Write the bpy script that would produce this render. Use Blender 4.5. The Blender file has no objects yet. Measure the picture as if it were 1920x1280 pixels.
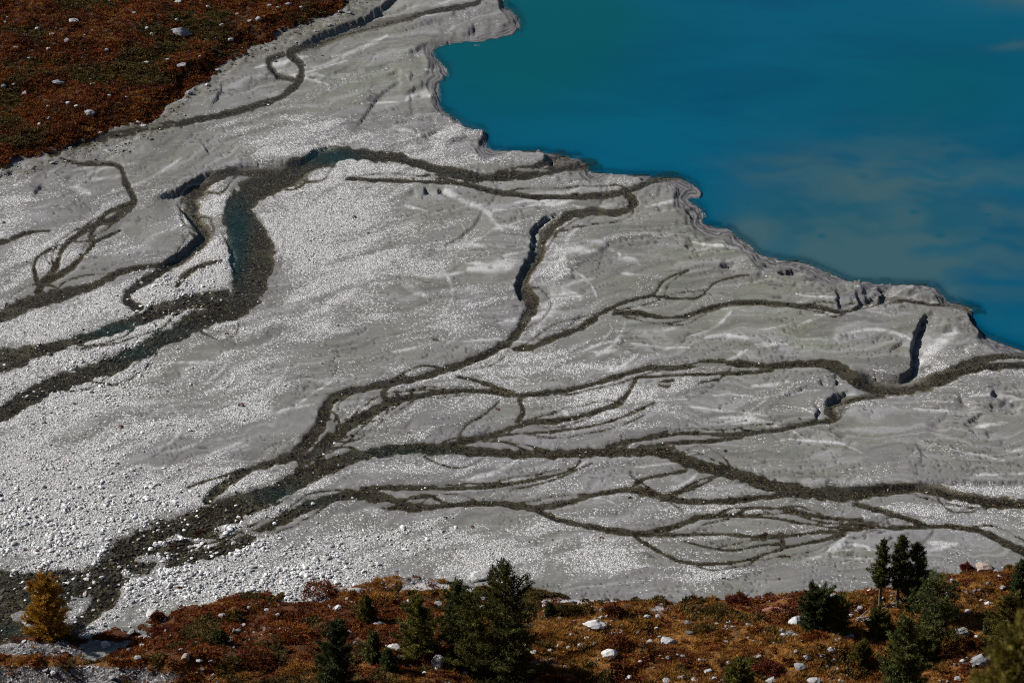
import bpy, bmesh, math, random
import numpy as np
from mathutils import Vector, noise as mnoise

random.seed(7)
rng = np.random.default_rng(7)
scene = bpy.context.scene
COL = scene.collection

# ------------------------------------------------------------------ camera
H, PITCH, FOV = 150.0, math.radians(28.0), math.radians(20.0)
FPX = 960.0 / math.tan(FOV / 2)            # focal length in photograph pixels (1920 wide)
cam = bpy.data.cameras.new('camera')
cam_ob = bpy.data.objects.new('camera', cam); COL.objects.link(cam_ob)
cam_ob.location = (0, 0, H)
cam_ob.rotation_euler = (math.pi / 2 - PITCH, 0, 0)
cam.sensor_width = 36.0
cam.angle = FOV
cam.clip_start, cam.clip_end = 1.0, 20000.0
cam.dof.use_dof = True
cam.dof.focus_distance = 315.0
cam.dof.aperture_fstop = 0.7
scene.camera = cam_ob

# ------------------------------------------------------------------ sky + sun
SUN_EL = math.radians(33.0)
SUN_AZ = math.radians(-74.0)               # from +Y, clockwise: the sun stands at the left, a little behind the scene
world = bpy.data.worlds.new('World'); scene.world = world
world.use_nodes = True
wn = world.node_tree
bg = wn.nodes['Background']
sky = wn.nodes.new('ShaderNodeTexSky')
sky.sky_type = 'NISHITA'; sky.sun_disc = False
sky.sun_elevation = SUN_EL; sky.sun_rotation = SUN_AZ
sky.altitude = 2000
wn.links.new(sky.outputs[0], bg.inputs[0])
bg.inputs[1].default_value = 0.05
sun = bpy.data.lights.new('sun', 'SUN')
sun.energy = 5.0; sun.angle = math.radians(0.5); sun.color = (1.0, 0.965, 0.915)
sun_ob = bpy.data.objects.new('sun', sun); COL.objects.link(sun_ob)
sdir = Vector((math.sin(SUN_AZ) * math.cos(SUN_EL), math.cos(SUN_AZ) * math.cos(SUN_EL), math.sin(SUN_EL)))
sun_ob.rotation_euler = sdir.to_track_quat('Z', 'Y').to_euler()
sun_ob.location = (-100, 300, 200)
scene.view_settings.view_transform = 'Standard'
scene.view_settings.look = 'None'
scene.view_settings.exposure = 0.6
scene.view_settings.gamma = 1.0
scene.render.engine = 'CYCLES'
scene.cycles.max_bounces = 4
scene.cycles.diffuse_bounces = 2
scene.cycles.transparent_max_bounces = 12
scene.cycles.use_denoising = False
scene.cycles.filter_width = 1.05

# ------------------------------------------------------------------ camera maths
CP, SP = math.cos(PITCH), math.sin(PITCH)
def ray(u, v):
    a = (np.asarray(u, float) - 960.0) / FPX
    b = -(np.asarray(v, float) - 640.0) / FPX
    return a, CP + b * SP, -SP + b * CP
def unproj(u, v, z=0.0):
    dx, dy, dz = ray(u, v)
    t = (z - H) / dz
    return dx * t, dy * t
def proj(x, y, z):
    zz = z - H
    f = y * CP - zz * SP
    up = y * SP + zz * CP
    return 960 + FPX * x / f, 640 - FPX * up / f
def pxm(x, y, z):                            # photograph pixels per metre at a point
    return FPX / (y * CP - (z - H) * SP)

# ------------------------------------------------------------------ noise helpers
def _h(ix, iy, s):
    n = (ix.astype(np.int64) * 374761393 + iy.astype(np.int64) * 668265263 + s * 2147483647) & 0xffffffff
    n = ((n ^ (n >> 13)) * 1274126177) & 0xffffffff
    n = ((n ^ (n >> 16)) * 2246822519) & 0xffffffff
    return ((n ^ (n >> 15)) & 0xffffff) / float(0xffffff)
def vn(x, y, s=0):
    ix, iy = np.floor(x), np.floor(y)
    fx, fy = x - ix, y - iy
    fx = fx * fx * fx * (fx * (fx * 6 - 15) + 10); fy = fy * fy * fy * (fy * (fy * 6 - 15) + 10)
    a, b = _h(ix, iy, s), _h(ix + 1, iy, s)
    c, d = _h(ix, iy + 1, s), _h(ix + 1, iy + 1, s)
    return (a * (1 - fx) + b * fx) * (1 - fy) + (c * (1 - fx) + d * fx) * fy
def fbm(x, y, o=4, s=0, g=0.5):
    t, a, m = 0, 1, 0
    for i in range(o):
        t = t + a * vn(x * 2 ** i + 17.3 * i, y * 2 ** i - 9.1 * i, s + i); m += a; a *= g
    return t / m
def sst(a, b, x):
    t = np.clip((x - a) / (b - a), 0, 1)
    return t * t * (3 - 2 * t)

# ------------------------------------------------------------------ mesh helpers
def mesh_np(name, co, quads=None, tris=None, smooth=False):
    me = bpy.data.meshes.new(name)
    co = np.ascontiguousarray(co, np.float32)
    me.vertices.add(len(co)); me.vertices.foreach_set('co', co.ravel())
    f = quads if quads is not None else tris
    if f is not None and len(f):
        k = f.shape[1]
        me.loops.add(f.size); me.loops.foreach_set('vertex_index', np.ascontiguousarray(f, np.int32).ravel())
        me.polygons.add(len(f))
        me.polygons.foreach_set('loop_start', np.arange(0, f.size, k, dtype=np.int32))
        me.polygons.foreach_set('loop_total', np.full(len(f), k, np.int32))
        if smooth: me.polygons.foreach_set('use_smooth', np.ones(len(f), bool))
    me.update(calc_edges=True)
    return me
def fattr(me, name, arr, dom='POINT'):
    a = me.attributes.new(name, 'FLOAT', dom); a.data.foreach_set('value', np.ascontiguousarray(arr, np.float32).ravel())
def obj(name, me, mat=None, parent=None):
    o = bpy.data.objects.new(name, me); COL.objects.link(o)
    if mat is not None and me is not None and not me.materials: me.materials.append(mat)
    if parent is not None: o.parent = parent
    return o
def tag(o, label, cat, group=None):
    o['label'] = label; o['category'] = cat
    if group: o['group'] = group
    return o
def empty(name, loc, rz=0.0):
    o = bpy.data.objects.new(name, None); COL.objects.link(o)
    o.empty_display_size = 0.3
    o.location = loc; o.rotation_euler = (0, 0, rz)
    return o

# ------------------------------------------------------------------ material helpers
class NT:
    def __init__(s, name):
        s.m = bpy.data.materials.new(name); s.m.use_nodes = True
        s.t = s.m.node_tree; s.t.nodes.clear()
        s.out = s.n('ShaderNodeOutputMaterial')
    def n(s, typ, **kw):
        nd = s.t.nodes.new(typ)
        for k, v in kw.items(): setattr(nd, k, v)
        return nd
    def l(s, a, b): s.t.links.new(a, b)
    def put(s, sock, v):
        if isinstance(v, (int, float)): sock.default_value = v
        elif isinstance(v, (tuple, list)): sock.default_value = tuple(v) + ((1,) if len(v) == 3 and len(sock.default_value) == 4 else ())
        else: s.l(v, sock)
    def attr(s, name, typ='GEOMETRY'):
        return s.n('ShaderNodeAttribute', attribute_name=name, attribute_type=typ).outputs['Fac']
    def math(s, op, a, b=0.0, c=None, clamp=False):
        nd = s.n('ShaderNodeMath', operation=op, use_clamp=clamp)
        s.put(nd.inputs[0], a); s.put(nd.inputs[1], b)
        if c is not None: s.put(nd.inputs[2], c)
        return nd.outputs[0]
    def mix(s, f, a, b, blend='MIX'):
        nd = s.n('ShaderNodeMix', data_type='RGBA', blend_type=blend)
        s.put(nd.inputs[0], f); s.put(nd.inputs[6], a); s.put(nd.inputs[7], b)
        return nd.outputs[2]
    def pos(s): return s.n('ShaderNodeNewGeometry').outputs['Position']
    def mapped(s, vec, scale=(1, 1, 1), rot=(0, 0, 0)):
        nd = s.n('ShaderNodeMapping'); s.l(vec, nd.inputs[0])
        nd.inputs['Scale'].default_value = scale; nd.inputs['Rotation'].default_value = rot
        return nd.outputs[0]
    def noise(s, vec, scale, detail=3.0, rough=0.55, dist=0.0):
        nd = s.n('ShaderNodeTexNoise'); s.l(vec, nd.inputs['Vector'])
        nd.inputs['Scale'].default_value = scale; nd.inputs['Detail'].default_value = detail
        nd.inputs['Roughness'].default_value = rough; nd.inputs['Distortion'].default_value = dist
        return nd.outputs['Fac']
    def ramp(s, f, stops):
        nd = s.n('ShaderNodeValToRGB'); s.l(f, nd.inputs[0])
        e = nd.color_ramp.elements
        while len(e) < len(stops): e.new(0.5)
        for el, (p, c) in zip(e, stops):
            el.position = p; el.color = tuple(c) + (1,)
        return nd.outputs[0]
    def rng(s, f, a, b, c=0.0, d=1.0):
        nd = s.n('ShaderNodeMapRange', clamp=True); s.put(nd.inputs[0], f)
        for i, v in enumerate((a, b, c, d)): s.put(nd.inputs[1 + i], v)
        return nd.outputs[0]
    def bsdf(s, col, rough=0.9, spec=0.3, normal=None, out=True):
        b = s.n('ShaderNodeBsdfPrincipled')
        s.put(b.inputs['Base Color'], col); s.put(b.inputs['Roughness'], rough)
        s.put(b.inputs['Specular IOR Level'], spec)
        if normal is not None: s.l(normal, b.inputs['Normal'])
        if out: s.l(b.outputs[0], s.out.inputs[0])
        return b.outputs[0]
    def bump(s, h, strength=0.5, dist=0.1, prev=None):
        nd = s.n('ShaderNodeBump'); s.put(nd.inputs['Height'], h)
        nd.inputs['Strength'].default_value = strength; nd.inputs['Distance'].default_value = dist
        if prev is not None: s.l(prev, nd.inputs['Normal'])
        return nd.outputs[0]

# ================================================================== THE DELTA (terrain grid)
U = np.concatenate([[-9000, -5000, -3000, -1800, -1200, -850, -600, -450, -350], np.arange(-260, 2181, 2.5), [2300, 2500, 2900, 3600, 5000, 8000]])
V = np.concatenate([[-2050, -1800, -1500, -1200, -950, -750, -580, -440, -340, -260, -210], np.arange(-170, 1296, 2.5)])
GU, GV = np.meshgrid(U, V)
NV, NU = GU.shape
WX, WY = unproj(GU, GV)
Zc = np.zeros_like(GU)
cut = np.zeros_like(GU); wet = np.zeros_like(GU); brown = np.zeros_like(GU); pale = np.zeros_like(GU)
wlev = np.zeros_like(GU) - 9.0; teal = np.zeros_like(GU); damp = np.zeros_like(GU)
rag = fbm(GU / 14, GV / 8, 3, 11) - 0.5
wnz = .68 + .68 * fbm(GU / 34, GV / 18, 2, 14)
rag2 = fbm(GU / 60, GV / 30, 3, 12) - 0.5
ragf = fbm(GU / 6, GV / 5, 2, 13) - 0.5

def spline(p, sub=6):
    p = np.array(p, float); n = len(p); out = []
    for i in range(n - 1):
        a, b, c, d = p[max(i - 1, 0)], p[i], p[i + 1], p[min(i + 2, n - 1)]
        for k in range(sub):
            t = k / sub
            out.append(0.5 * ((2 * b) + (c - a) * t + (2 * a - 5 * b + 4 * c - d) * t * t + (3 * b - a - 3 * c + d) * t ** 3))
    out.append(p[-1])
    return np.array(out)
def window(u0, u1, v0, v1):
    return slice(np.searchsorted(V, v0), np.searchsorted(V, v1, 'right')), slice(np.searchsorted(U, u0), np.searchsorted(U, u1, 'right'))

def channel(pts, depth=0.3, br=0.0, kind='water'):
    depth *= .45
    pts = [(a, b, c * (1 - .16 * min(max((a - 600) / 400, 0), 1))) for a, b, c in pts]
    P = spline(pts, 5)
    P[:, 1] -= depth * 9
    for a, b in zip(P[:-1], P[1:]):
        m = max(a[2], b[2]) * 1.9 + 8
        W = window(min(a[0], b[0]) - m, max(a[0], b[0]) + m, min(a[1], b[1]) - m, max(a[1], b[1]) + m)
        u, v = GU[W], GV[W]
        if u.size == 0: continue
        e = b[:2] - a[:2]; L = max(e @ e, 1e-6)
        t = np.clip(((u - a[0]) * e[0] + (v - a[1]) * e[1]) / L, 0, 1)
        d = np.hypot(u - a[0] - t * e[0], v - a[1] - t * e[1])
        w = np.maximum((a[2] + (b[2] - a[2]) * t) * wnz[W], 0.9)
        q = (d + rag[W] * np.minimum(13, 2.0 + w * 0.75)) / w
        if kind == 'stain':
            damp[W] = np.maximum(damp[W], .6 * (1 - sst(.1, 1.4, q + rag2[W]))); continue
        if kind == 'pale':
            pale[W] = np.maximum(pale[W], 1 - sst(0.0, 1.5, q + rag2[W] * 1.2)); continue
        c = depth * (1 - sst(0.55, 1.0 + 4.5 / w, q))
        cut[W] = np.maximum(cut[W], c)
        s = 1 - sst(0.62, 1.1, q)
        wet[W] = np.maximum(wet[W], s)
        damp[W] = np.maximum(damp[W], 1 - sst(.8, 1.12 + 3.2 / w, q + rag2[W] * .6))
        brown[W] = np.maximum(brown[W], s * br)
        lv = np.where(q < 1.9, -0.55 * depth, -9.0)
        wlev[W] = np.maximum(wlev[W], lv)

def scarp(pts, h, fade, jag=5.0, sub=4):
    """steep step: the ground drops by h on the right-hand side of the line and climbs back over `fade` pixels"""
    P = spline([(a, b, 0) for a, b in pts], sub)[:, :2]
    fade *= 1.7
    m = fade * 3.2 + 10
    W = window(P[:, 0].min() - m, P[:, 0].max() + m, P[:, 1].min() - m, P[:, 1].max() + m)
    u, v = GU[W] + (rag[W] * 2 * jag) + ragf[W] * 2.2, GV[W] + rag2[W] * jag * 1.5 + ragf[W] * 1.5
    best = np.full(u.shape, 1e9); side = np.zeros(u.shape); al = np.zeros(u.shape)
    seg = np.hypot(*(P[1:] - P[:-1]).T); cum = np.concatenate([[0], np.cumsum(seg)])
    for i in range(len(P) - 1):
        a, b = P[i], P[i + 1]; e = b - a; L = max(e @ e, 1e-6)
        tt = ((u - a[0]) * e[0] + (v - a[1]) * e[1]) / L; t = np.clip(tt, 0, 1)
        d = np.hypot(u - a[0] - t * e[0], v - a[1] - t * e[1])
        s = e[0] * (v - a[1]) - e[1] * (u - a[0])
        k = d < best - 1e-9
        best = np.where(k, d, best); side = np.where(k, s, side); al = np.where(k, cum[i] + t * seg[i], al)
    tot = cum[-1]
    tl = min(18 + fade, tot * .48)
    taper = sst(0, tl, al) * sst(0, tl, tot - al)
    end = (al <= 1e-6) | (al >= tot - 1e-6)
    dz = h * taper * np.exp(-(best / fade) ** 1.15) * sst(0.0, 3.0, np.where(side > 0, best, 0)) * ~end
    Zc[W] -= dz

def pit(u, v, ru, rv, d):
    q = np.hypot((GU - u) / ru, (GV - v) / rv) + rag * 1.6 + ragf * .5
    Zc[...] -= d * (1 - sst(0.5, 1.15, q))
def blob(u, v, ru, rv): return np.exp(-((GU - u) / ru) ** 2 - ((GV - v) / rv) ** 2)

# ---- braided channels: (u, v, half width) along the photograph, then unprojected on the plain
CH = [
 # the wide meandering river, left to mouth
 ([(-320,905,18),(-120,830,16),(0,776,16),(67,736,16),(134,709,18),(201,689,16),(245,672,13),(302,642,15),(369,605,19),(420,588,21),(453,566,26),(474,530,37),(474,477,42),(463,434,38),(450,400,33),(452,378,29),(487,354,24),(537,331,21),(571,310,17),(605,296,14),(640,291,13),(690,294,11),(741,298,10),(791,311,10),(842,324,10),(909,333,9),(976,331,8),(1026,322,8),(1077,309,8),(1112,302,8)], .42, .15),
 ([(909,331,5),(976,319,6),(1010,311,6),(1036,296,6),(1056,284,6)], .35, 0),
 ([(420,562,18),(336,571,14),(302,585,14),(235,612,11),(168,632,9),(118,647,10),(67,659,14),(0,675,24),(-120,700,26),(-300,760,24)], .32, .5),
 ([(537,322,7),(490,321,7),(437,322,8),(395,336,10),(360,361,12),(361,396,12),(370,420,11),(384,440,9),(358,468,9),(325,489,9),(296,511,9),(269,531,8),(242,548,7),(240,566,9),(262,580,8)], .42, .25),
 ([(322,489,3),(296,497,4),(235,507,5),(188,529,6),(144,544,10),(101,556,14),(50,568,12),(0,591,12),(-120,625,12),(-300,680,12)], .22, .55),
 ([(330,540,3),(345,517,5),(372,500,4),(415,489,2)], .15, .6),
 # thin stream under the heath
 ([(930,-40,5),(899,0,5),(875,10,5),(808,24,4),(741,37,4),(690,47,4),(640,60,5),(588,81,5),(544,101,6),(562,118,6),(565,141,6),(548,168,5),(517,185,5),(453,205,5),(386,220,6),(319,233,6),(269,242,6),(218,252,6),(168,264,6),(134,275,5),(97,291,5)], .25, .1),
 ([(530,104,4),(505,112,4),(507,128,4),(524,141,3),(548,148,4)], .25, 0),
 ([(114,297,2),(151,306,3),(208,306,3),(228,319,4),(238,349,6),(249,366,7),(248,385,6),(215,410,5),(175,424,4),(134,450,4),(114,474,5),(104,500,5),(81,528,5),(72,545,6)], .15, .8),
 ([(240,385,5),(200,400,3),(168,444,3),(175,457,3),(148,487,3),(126,506,5),(80,528,4)], .12, .9),
 ([(225,432,2),(195,445,3),(172,458,2)], .1, .8),
 ([(104,464,3),(75,478,2),(64,497,3),(70,531,3)], .1, .9),
 ([(-200,505,4),(-80,472,4),(0,454,4),(50,437,3),(94,432,2)], .12, .6),
 # mid stream and its branch
 ([(1275,320,6),(1228,336,6),(1191,353,6),(1144,364,6),(1060,369,5),(976,366,5),(925,358,5),(875,346,4),(825,343,3),(758,341,3),(690,339,3),(650,337,2)], .3, 0),
 ([(1177,363,6),(1187,384,8),(1157,399,6),(1110,396,7),(1060,408,9),(1026,434,9),(1011,474,9),(989,511,9),(979,544,11),(1000,570,14),(980,608,8),(962,635,8),(929,655,7),(875,679,7),(821,699,7),(774,712,6),(707,726,6),(650,738,7),(617,758,11),(610,785,11),(588,818,12),(560,848,13),(520,865,7),(470,882,6),(430,905,7),(386,940,5)], .42, .35),
 ([(1290,505,2),(1245,524,2.5),(1224,551,3),(1177,565,3),(1127,588,5),(1093,612,6),(1043,632,6),(1003,650,5),(965,655,4)], .2, .5),
 ([(1215,553,2),(1280,558,2),(1314,553,2),(1340,528,2),(1381,516,2),(1404,514,2)], .1, .6),
 # second stream from the right
 ([(2200,640,9),(2050,655,9),(1920,665,7),(1868,669,7),(1817,682,10),(1767,706,13),(1733,720,13),(1683,727,11),(1643,724,11),(1609,714,13),(1585,696,12),(1549,682,9),(1498,682,6),(1448,686,6),(1398,682,7),(1330,680,6),(1280,689,5),(1211,691,5),(1144,709,5),(1077,726,4),(1009,736,4),(959,738,5),(925,733,4),(875,731,4),(825,736,4),(774,746,5),(731,758,7),(690,780,9),(650,802,12),(610,832,12),(575,862,14)], .36, .35),
 ([(2150,665,7),(1920,684,6),(1851,687,7),(1801,695,9),(1770,712,10)], .3, 0),
 ([(1448,692,4),(1398,698,3),(1278,703,3),(1190,707,3)], .2, .7),
 ([(962,734,3),(925,722,3),(892,712,3),(858,706,3)], .15, .6),
 ([(728,726,4),(720,742,5),(730,755,4)], .15, .7),
 ([(1655,738,6),(1599,746,5),(1566,751,7),(1555,768,9),(1565,783,5),(1515,793,4),(1465,803,4),(1414,811,4),(1364,816,4),(1280,813,3),(1200,824,4),(1140,836,4)], .32, .3),
 ([(1420,813,2),(1340,828,4),(1260,832,3),(1200,840,4)], .15, .7),
 ([(1191,715,4),(1167,749,6),(1137,763,5),(1093,776,5),(1043,786,5),(993,790,4),(942,806,4),(892,820,4),(850,832,5)], .2, .7),
 ([(1228,753,2),(1194,770,3),(1127,793,2),(1043,806,3),(976,810,2),(925,817,3),(870,828,3)], .14, .7),
 ([(973,746,4),(981,770,4),(969,788,4)], .12, .4),
 ([(936,749,1.5),(909,773,2),(875,793,1.5),(862,813,2)], .1, .7),
 ([(1370,690,2),(1350,708,2),(1310,718,1.5)], .1, .7),
 ([(1262,712,4),(1245,716,6),(1238,722,5),(1256,724,3)], .16, .8),
 # the lower main river
 ([(2250,985,12),(2080,965,12),(1920,946,11),(1851,941,10),(1801,931,9),(1750,919,9),(1700,914,9),(1650,919,12),(1582,927,16),(1515,925,16),(1465,916,15),(1414,902,15),(1364,886,14),(1314,872,13),(1280,862,12),(1240,850,11),(1180,847,10),(1100,848,10),(1000,850,9),(940,848,8),(880,846,11),(820,843,12),(760,843,12),(700,850,13),(660,860,14),(610,876,17),(571,894,19),(537,916,19),(470,945,24),(403,974,32),(336,1001,42),(269,1031,44),(222,1060,38),(205,1092,30),(198,1119,22),(180,1142,17),(151,1169,14),(120,1186,14),(60,1192,14),(-60,1195,20),(-250,1200,30)], .4, .55),
 ([(564,846,8),(566,870,9),(556,895,10)], .25, .5),
 ([(552,852,5),(521,863,4),(470,880,4),(403,897,2),(353,914,2)], .14, .6),
 ([(470,884,4),(430,902,5),(400,925,5),(384,942,4)], .16, .6),
 ([(170,1085,18),(110,1082,14),(50,1092,24),(0,1096,30),(-120,1100,34),(-300,1110,34)], .32, .35),
 ([(222,1068,26),(150,1092,22),(90,1122,26),(30,1140,30),(-60,1150,36),(-250,1170,36)], .3, .6),
 ([(150,1110,14),(100,1150,16),(60,1178,14),(0,1182,16),(-100,1185,20)], .3, .4),
 # parallel lower braids
 ([(1470,930,4),(1398,937,6),(1330,942,6),(1280,941,7),(1228,929,7),(1184,919,6),(1127,924,5),(1060,941,6),(1003,951,7),(942,942,7),(892,942,6),(841,946,6),(791,951,8),(741,944,13),(690,931,10),(650,930,7),(600,942,8),(560,958,8),(520,978,8),(480,1000,9),(440,1022,10),(380,1040,12),(320,1055,10)], .26, .6),
 ([(1184,916,3),(1204,900,3),(1245,890,3),(1285,884,3)], .15, .6),
 ([(1200,914,4),(1240,930,5),(1300,915,3),(1347,894,2)], .14, .6),
 ([(1280,917,3),(1314,900,2.5),(1350,893,2)], .1, .6),
 ([(741,946,5),(800,930,3),(840,946,3)], .12, .5),
 ([(1003,953,6),(1043,972,6),(1093,983,6),(1144,994,6),(1191,1002,7),(1228,998,6),(1280,984,6),(1314,971,5),(1381,968,3),(1448,973,3),(1498,981,2.5),(1549,988,3),(1599,994,5),(1633,986,7),(1683,991,5),(1733,988,4),(1784,988,5),(1834,994,6),(1868,1008,7),(1901,1025,8),(1950,1042,8),(2100,1075,8)], .24, .5),
 ([(1200,1003,5),(1280,1003,3),(1347,1003,3),(1414,1008,4),(1482,1006,3),(1532,999,3),(1582,998,3)], .14, .5),
 ([(1191,1006,4),(1228,1031,3),(1261,1048,3),(1280,1055,2.5),(1330,1060,2.5),(1398,1052,2),(1441,1038,2),(1482,1026,3),(1532,1016,3),(1582,1004,3)], .14, .4),
 ([(1280,1015,1.5),(1330,1028,2),(1374,1033,2),(1431,1023,2),(1468,1020,3),(1455,1006,2)], .1, .5),
 ([(1602,945,5),(1650,959,5),(1700,974,5),(1733,987,5)], .2, .4),
 ([(1380,966,2),(1408,954,3),(1465,956,3),(1515,966,3.5),(1565,974,3),(1616,978,4)], .14, .8),
 ([(1470,958,1.5),(1530,978,2),(1580,985,2),(1640,984,2)], .1, .4),
 ([(1180,890,1.5),(1280,960,1.2)], .02, .2),
 ([(680,918,4),(741,915,4),(808,915,3),(875,914,3),(925,909,3),(976,900,3),(1026,892,3),(1070,879,2.5),(1087,863,3)], .14, .5),
 ([(1110,867,1.5),(1060,889,2),(1009,905,2),(959,914,1.5)], .08, .5),
 # small right-hand brook with a cut bank
 ([(1150,588,3),(1191,585,5),(1228,592,3),(1280,591,3),(1330,575,3),(1381,565,3),(1431,565,3),(1482,571,3),(1532,575,4),(1572,584,5),(1599,579,3),(1633,568,3),(1683,561,3),(1750,571,2.5),(1801,573,3),(1835,576,4)], .2, .3),
]
for c in CH: channel(*c)
# hair-thin side threads that leave a braid and join it again
tr_ = random.Random(5)
for ci, c in enumerate(CH):
    P = spline([p[:3] for p in c[0]], 5)
    vis = [i for i in range(len(P)) if -80 < P[i][0] < 1990 and 300 < P[i][1] < 1090]
    if len(vis) < 26: continue
    for _ in range(max(1, len(vis) // 16)):
        i0 = tr_.choice(vis[:-14]); n_ = tr_.randint(9, 22); i1 = min(i0 + n_, len(P) - 1)
        if i1 - i0 < 7: continue
        amp = tr_.choice((-1, 1)) * tr_.uniform(1.3, 2.6); w0 = tr_.uniform(.7, 1.4)
        T = []
        for k in range(i0, i1 + 1, 2):
            f = (k - i0) / (i1 - i0); e = P[min(k + 1, len(P) - 1)] - P[max(k - 1, 0)]
            L = math.hypot(e[0], e[1]) or 1
            o_ = amp * (P[k][2] + 5) * math.sin(math.pi * f) ** .7 + tr_.uniform(-2, 2)
            T.append((P[k][0] - e[1] / L * o_, P[k][1] + e[0] / L * o_ * .8, w0))
        channel(T, .07, .6)
for (u, v, x, y) in [(279,1046,42,9),(423,989,24,8),(487,972,32,8),(487,999,36,7),(336,1010,22,5),(40,1152,20,9),(150,1128,24,12),(90,1120,12,5),(60,1170,14,4),(110,1160,12,6),(385,1012,20,5),(300,1018,16,4),(240,1075,14,5),(455,990,20,5),(560,930,24,5),(720,945,20,5),(775,940,14,4),(655,945,16,4),(1330,683,40,4),(1240,718,12,3),(990,318,40,4),(1065,296,20,5),(620,800,10,14),(545,940,18,4),(1000,845,0.1,.1),(1560,986,22,2.5),(1655,985,18,3)]:
    q = np.hypot((GU - u) / x, (GV - v) / y) + rag * 1.1
    k = 1 - sst(.75, 1.05, q)
    wet *= 1 - k; cut *= 1 - .9 * k
PALE = [
 [(838,357,6),(868,376,7),(909,393,8),(925,413,7),(942,432,5)], [(1240,700,2),(1160,690,9),(1100,686,2)], [(760,190,2),(775,172,7),(815,162,9),(805,178,2)],
 [(1000,628,5),(1020,595,10),(1050,555,16),(1085,556,8)], [(1040,480,3),(1055,465,12),(1095,468,10),(1120,470,2)], [(1035,545,8),(1050,500,10),(1060,455,5),(1090,420,4)],
 [(880,505,5),(925,500,13),(975,492,8)], [(755,535,3),(775,545,7),(800,555,5)], [(790,612,1),(840,614,6),(900,610,2)], [(230,756,1),(270,756,6),(300,753,1)],
 [(1720,680,8),(1750,650,14),(1790,620,8)], [(560,155,2),(570,130,2.5),(566,118,2)], [(1150,480,3),(1185,485,10),(1200,495,2)], [(800,395,2),(760,385,2)],
 [(910,440,2),(940,425,7),(980,430,3)], [(1370,395,1),(1300,372,8),(1260,378,4)],[(1620,548,3),(1640,536,7),(1650,530,3)],
]
for p in PALE: channel(p, 0, 0, 'pale')
# dried pale silt trails and damp scars of old threads, along the flow
pr_ = random.Random(31)
FLOWZ = [(680,130,120,70),(1250,460,220,70),(1480,640,230,45),(1720,830,230,60),(900,480,160,60),(780,560,180,70),(1040,385,130,20),(1600,1040,260,24),(870,30,120,40),(1620,545,160,26),(470,150,70,40),(1400,780,180,30),(150,330,120,30),(700,670,220,50),(820,240,90,40),(1850,770,90,50),(420,760,160,50),(320,850,120,30),(1130,640,160,30),(1250,740,160,30),(1000,900,220,40)]
for i_ in range(230):
    u0, v0, ru, rv = pr_.choice(FLOWZ)
    u, v = u0 + pr_.gauss(0, ru * .6), v0 + pr_.gauss(0, rv * .6)
    a = math.atan2(-(.42 - .00023 * max(0, min(u, 1700))), 1.0) * .8 + pr_.gauss(0, .2); da = pr_.gauss(0, .12); P = []
    n_ = pr_.randint(4, 9); w0 = pr_.uniform(1.2, 5.5)
    for k in range(n_):
        P.append((u, v, w0 * math.sin(math.pi * (k + .5) / n_) + .4)); st_ = pr_.uniform(12, 26)
        u += math.cos(a) * st_; v += math.sin(a) * st_ * .75; a += da + pr_.gauss(0, .1)
    channel(P, 0, 0, 'pale' if i_ % 5 < 3 else 'stain')

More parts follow.
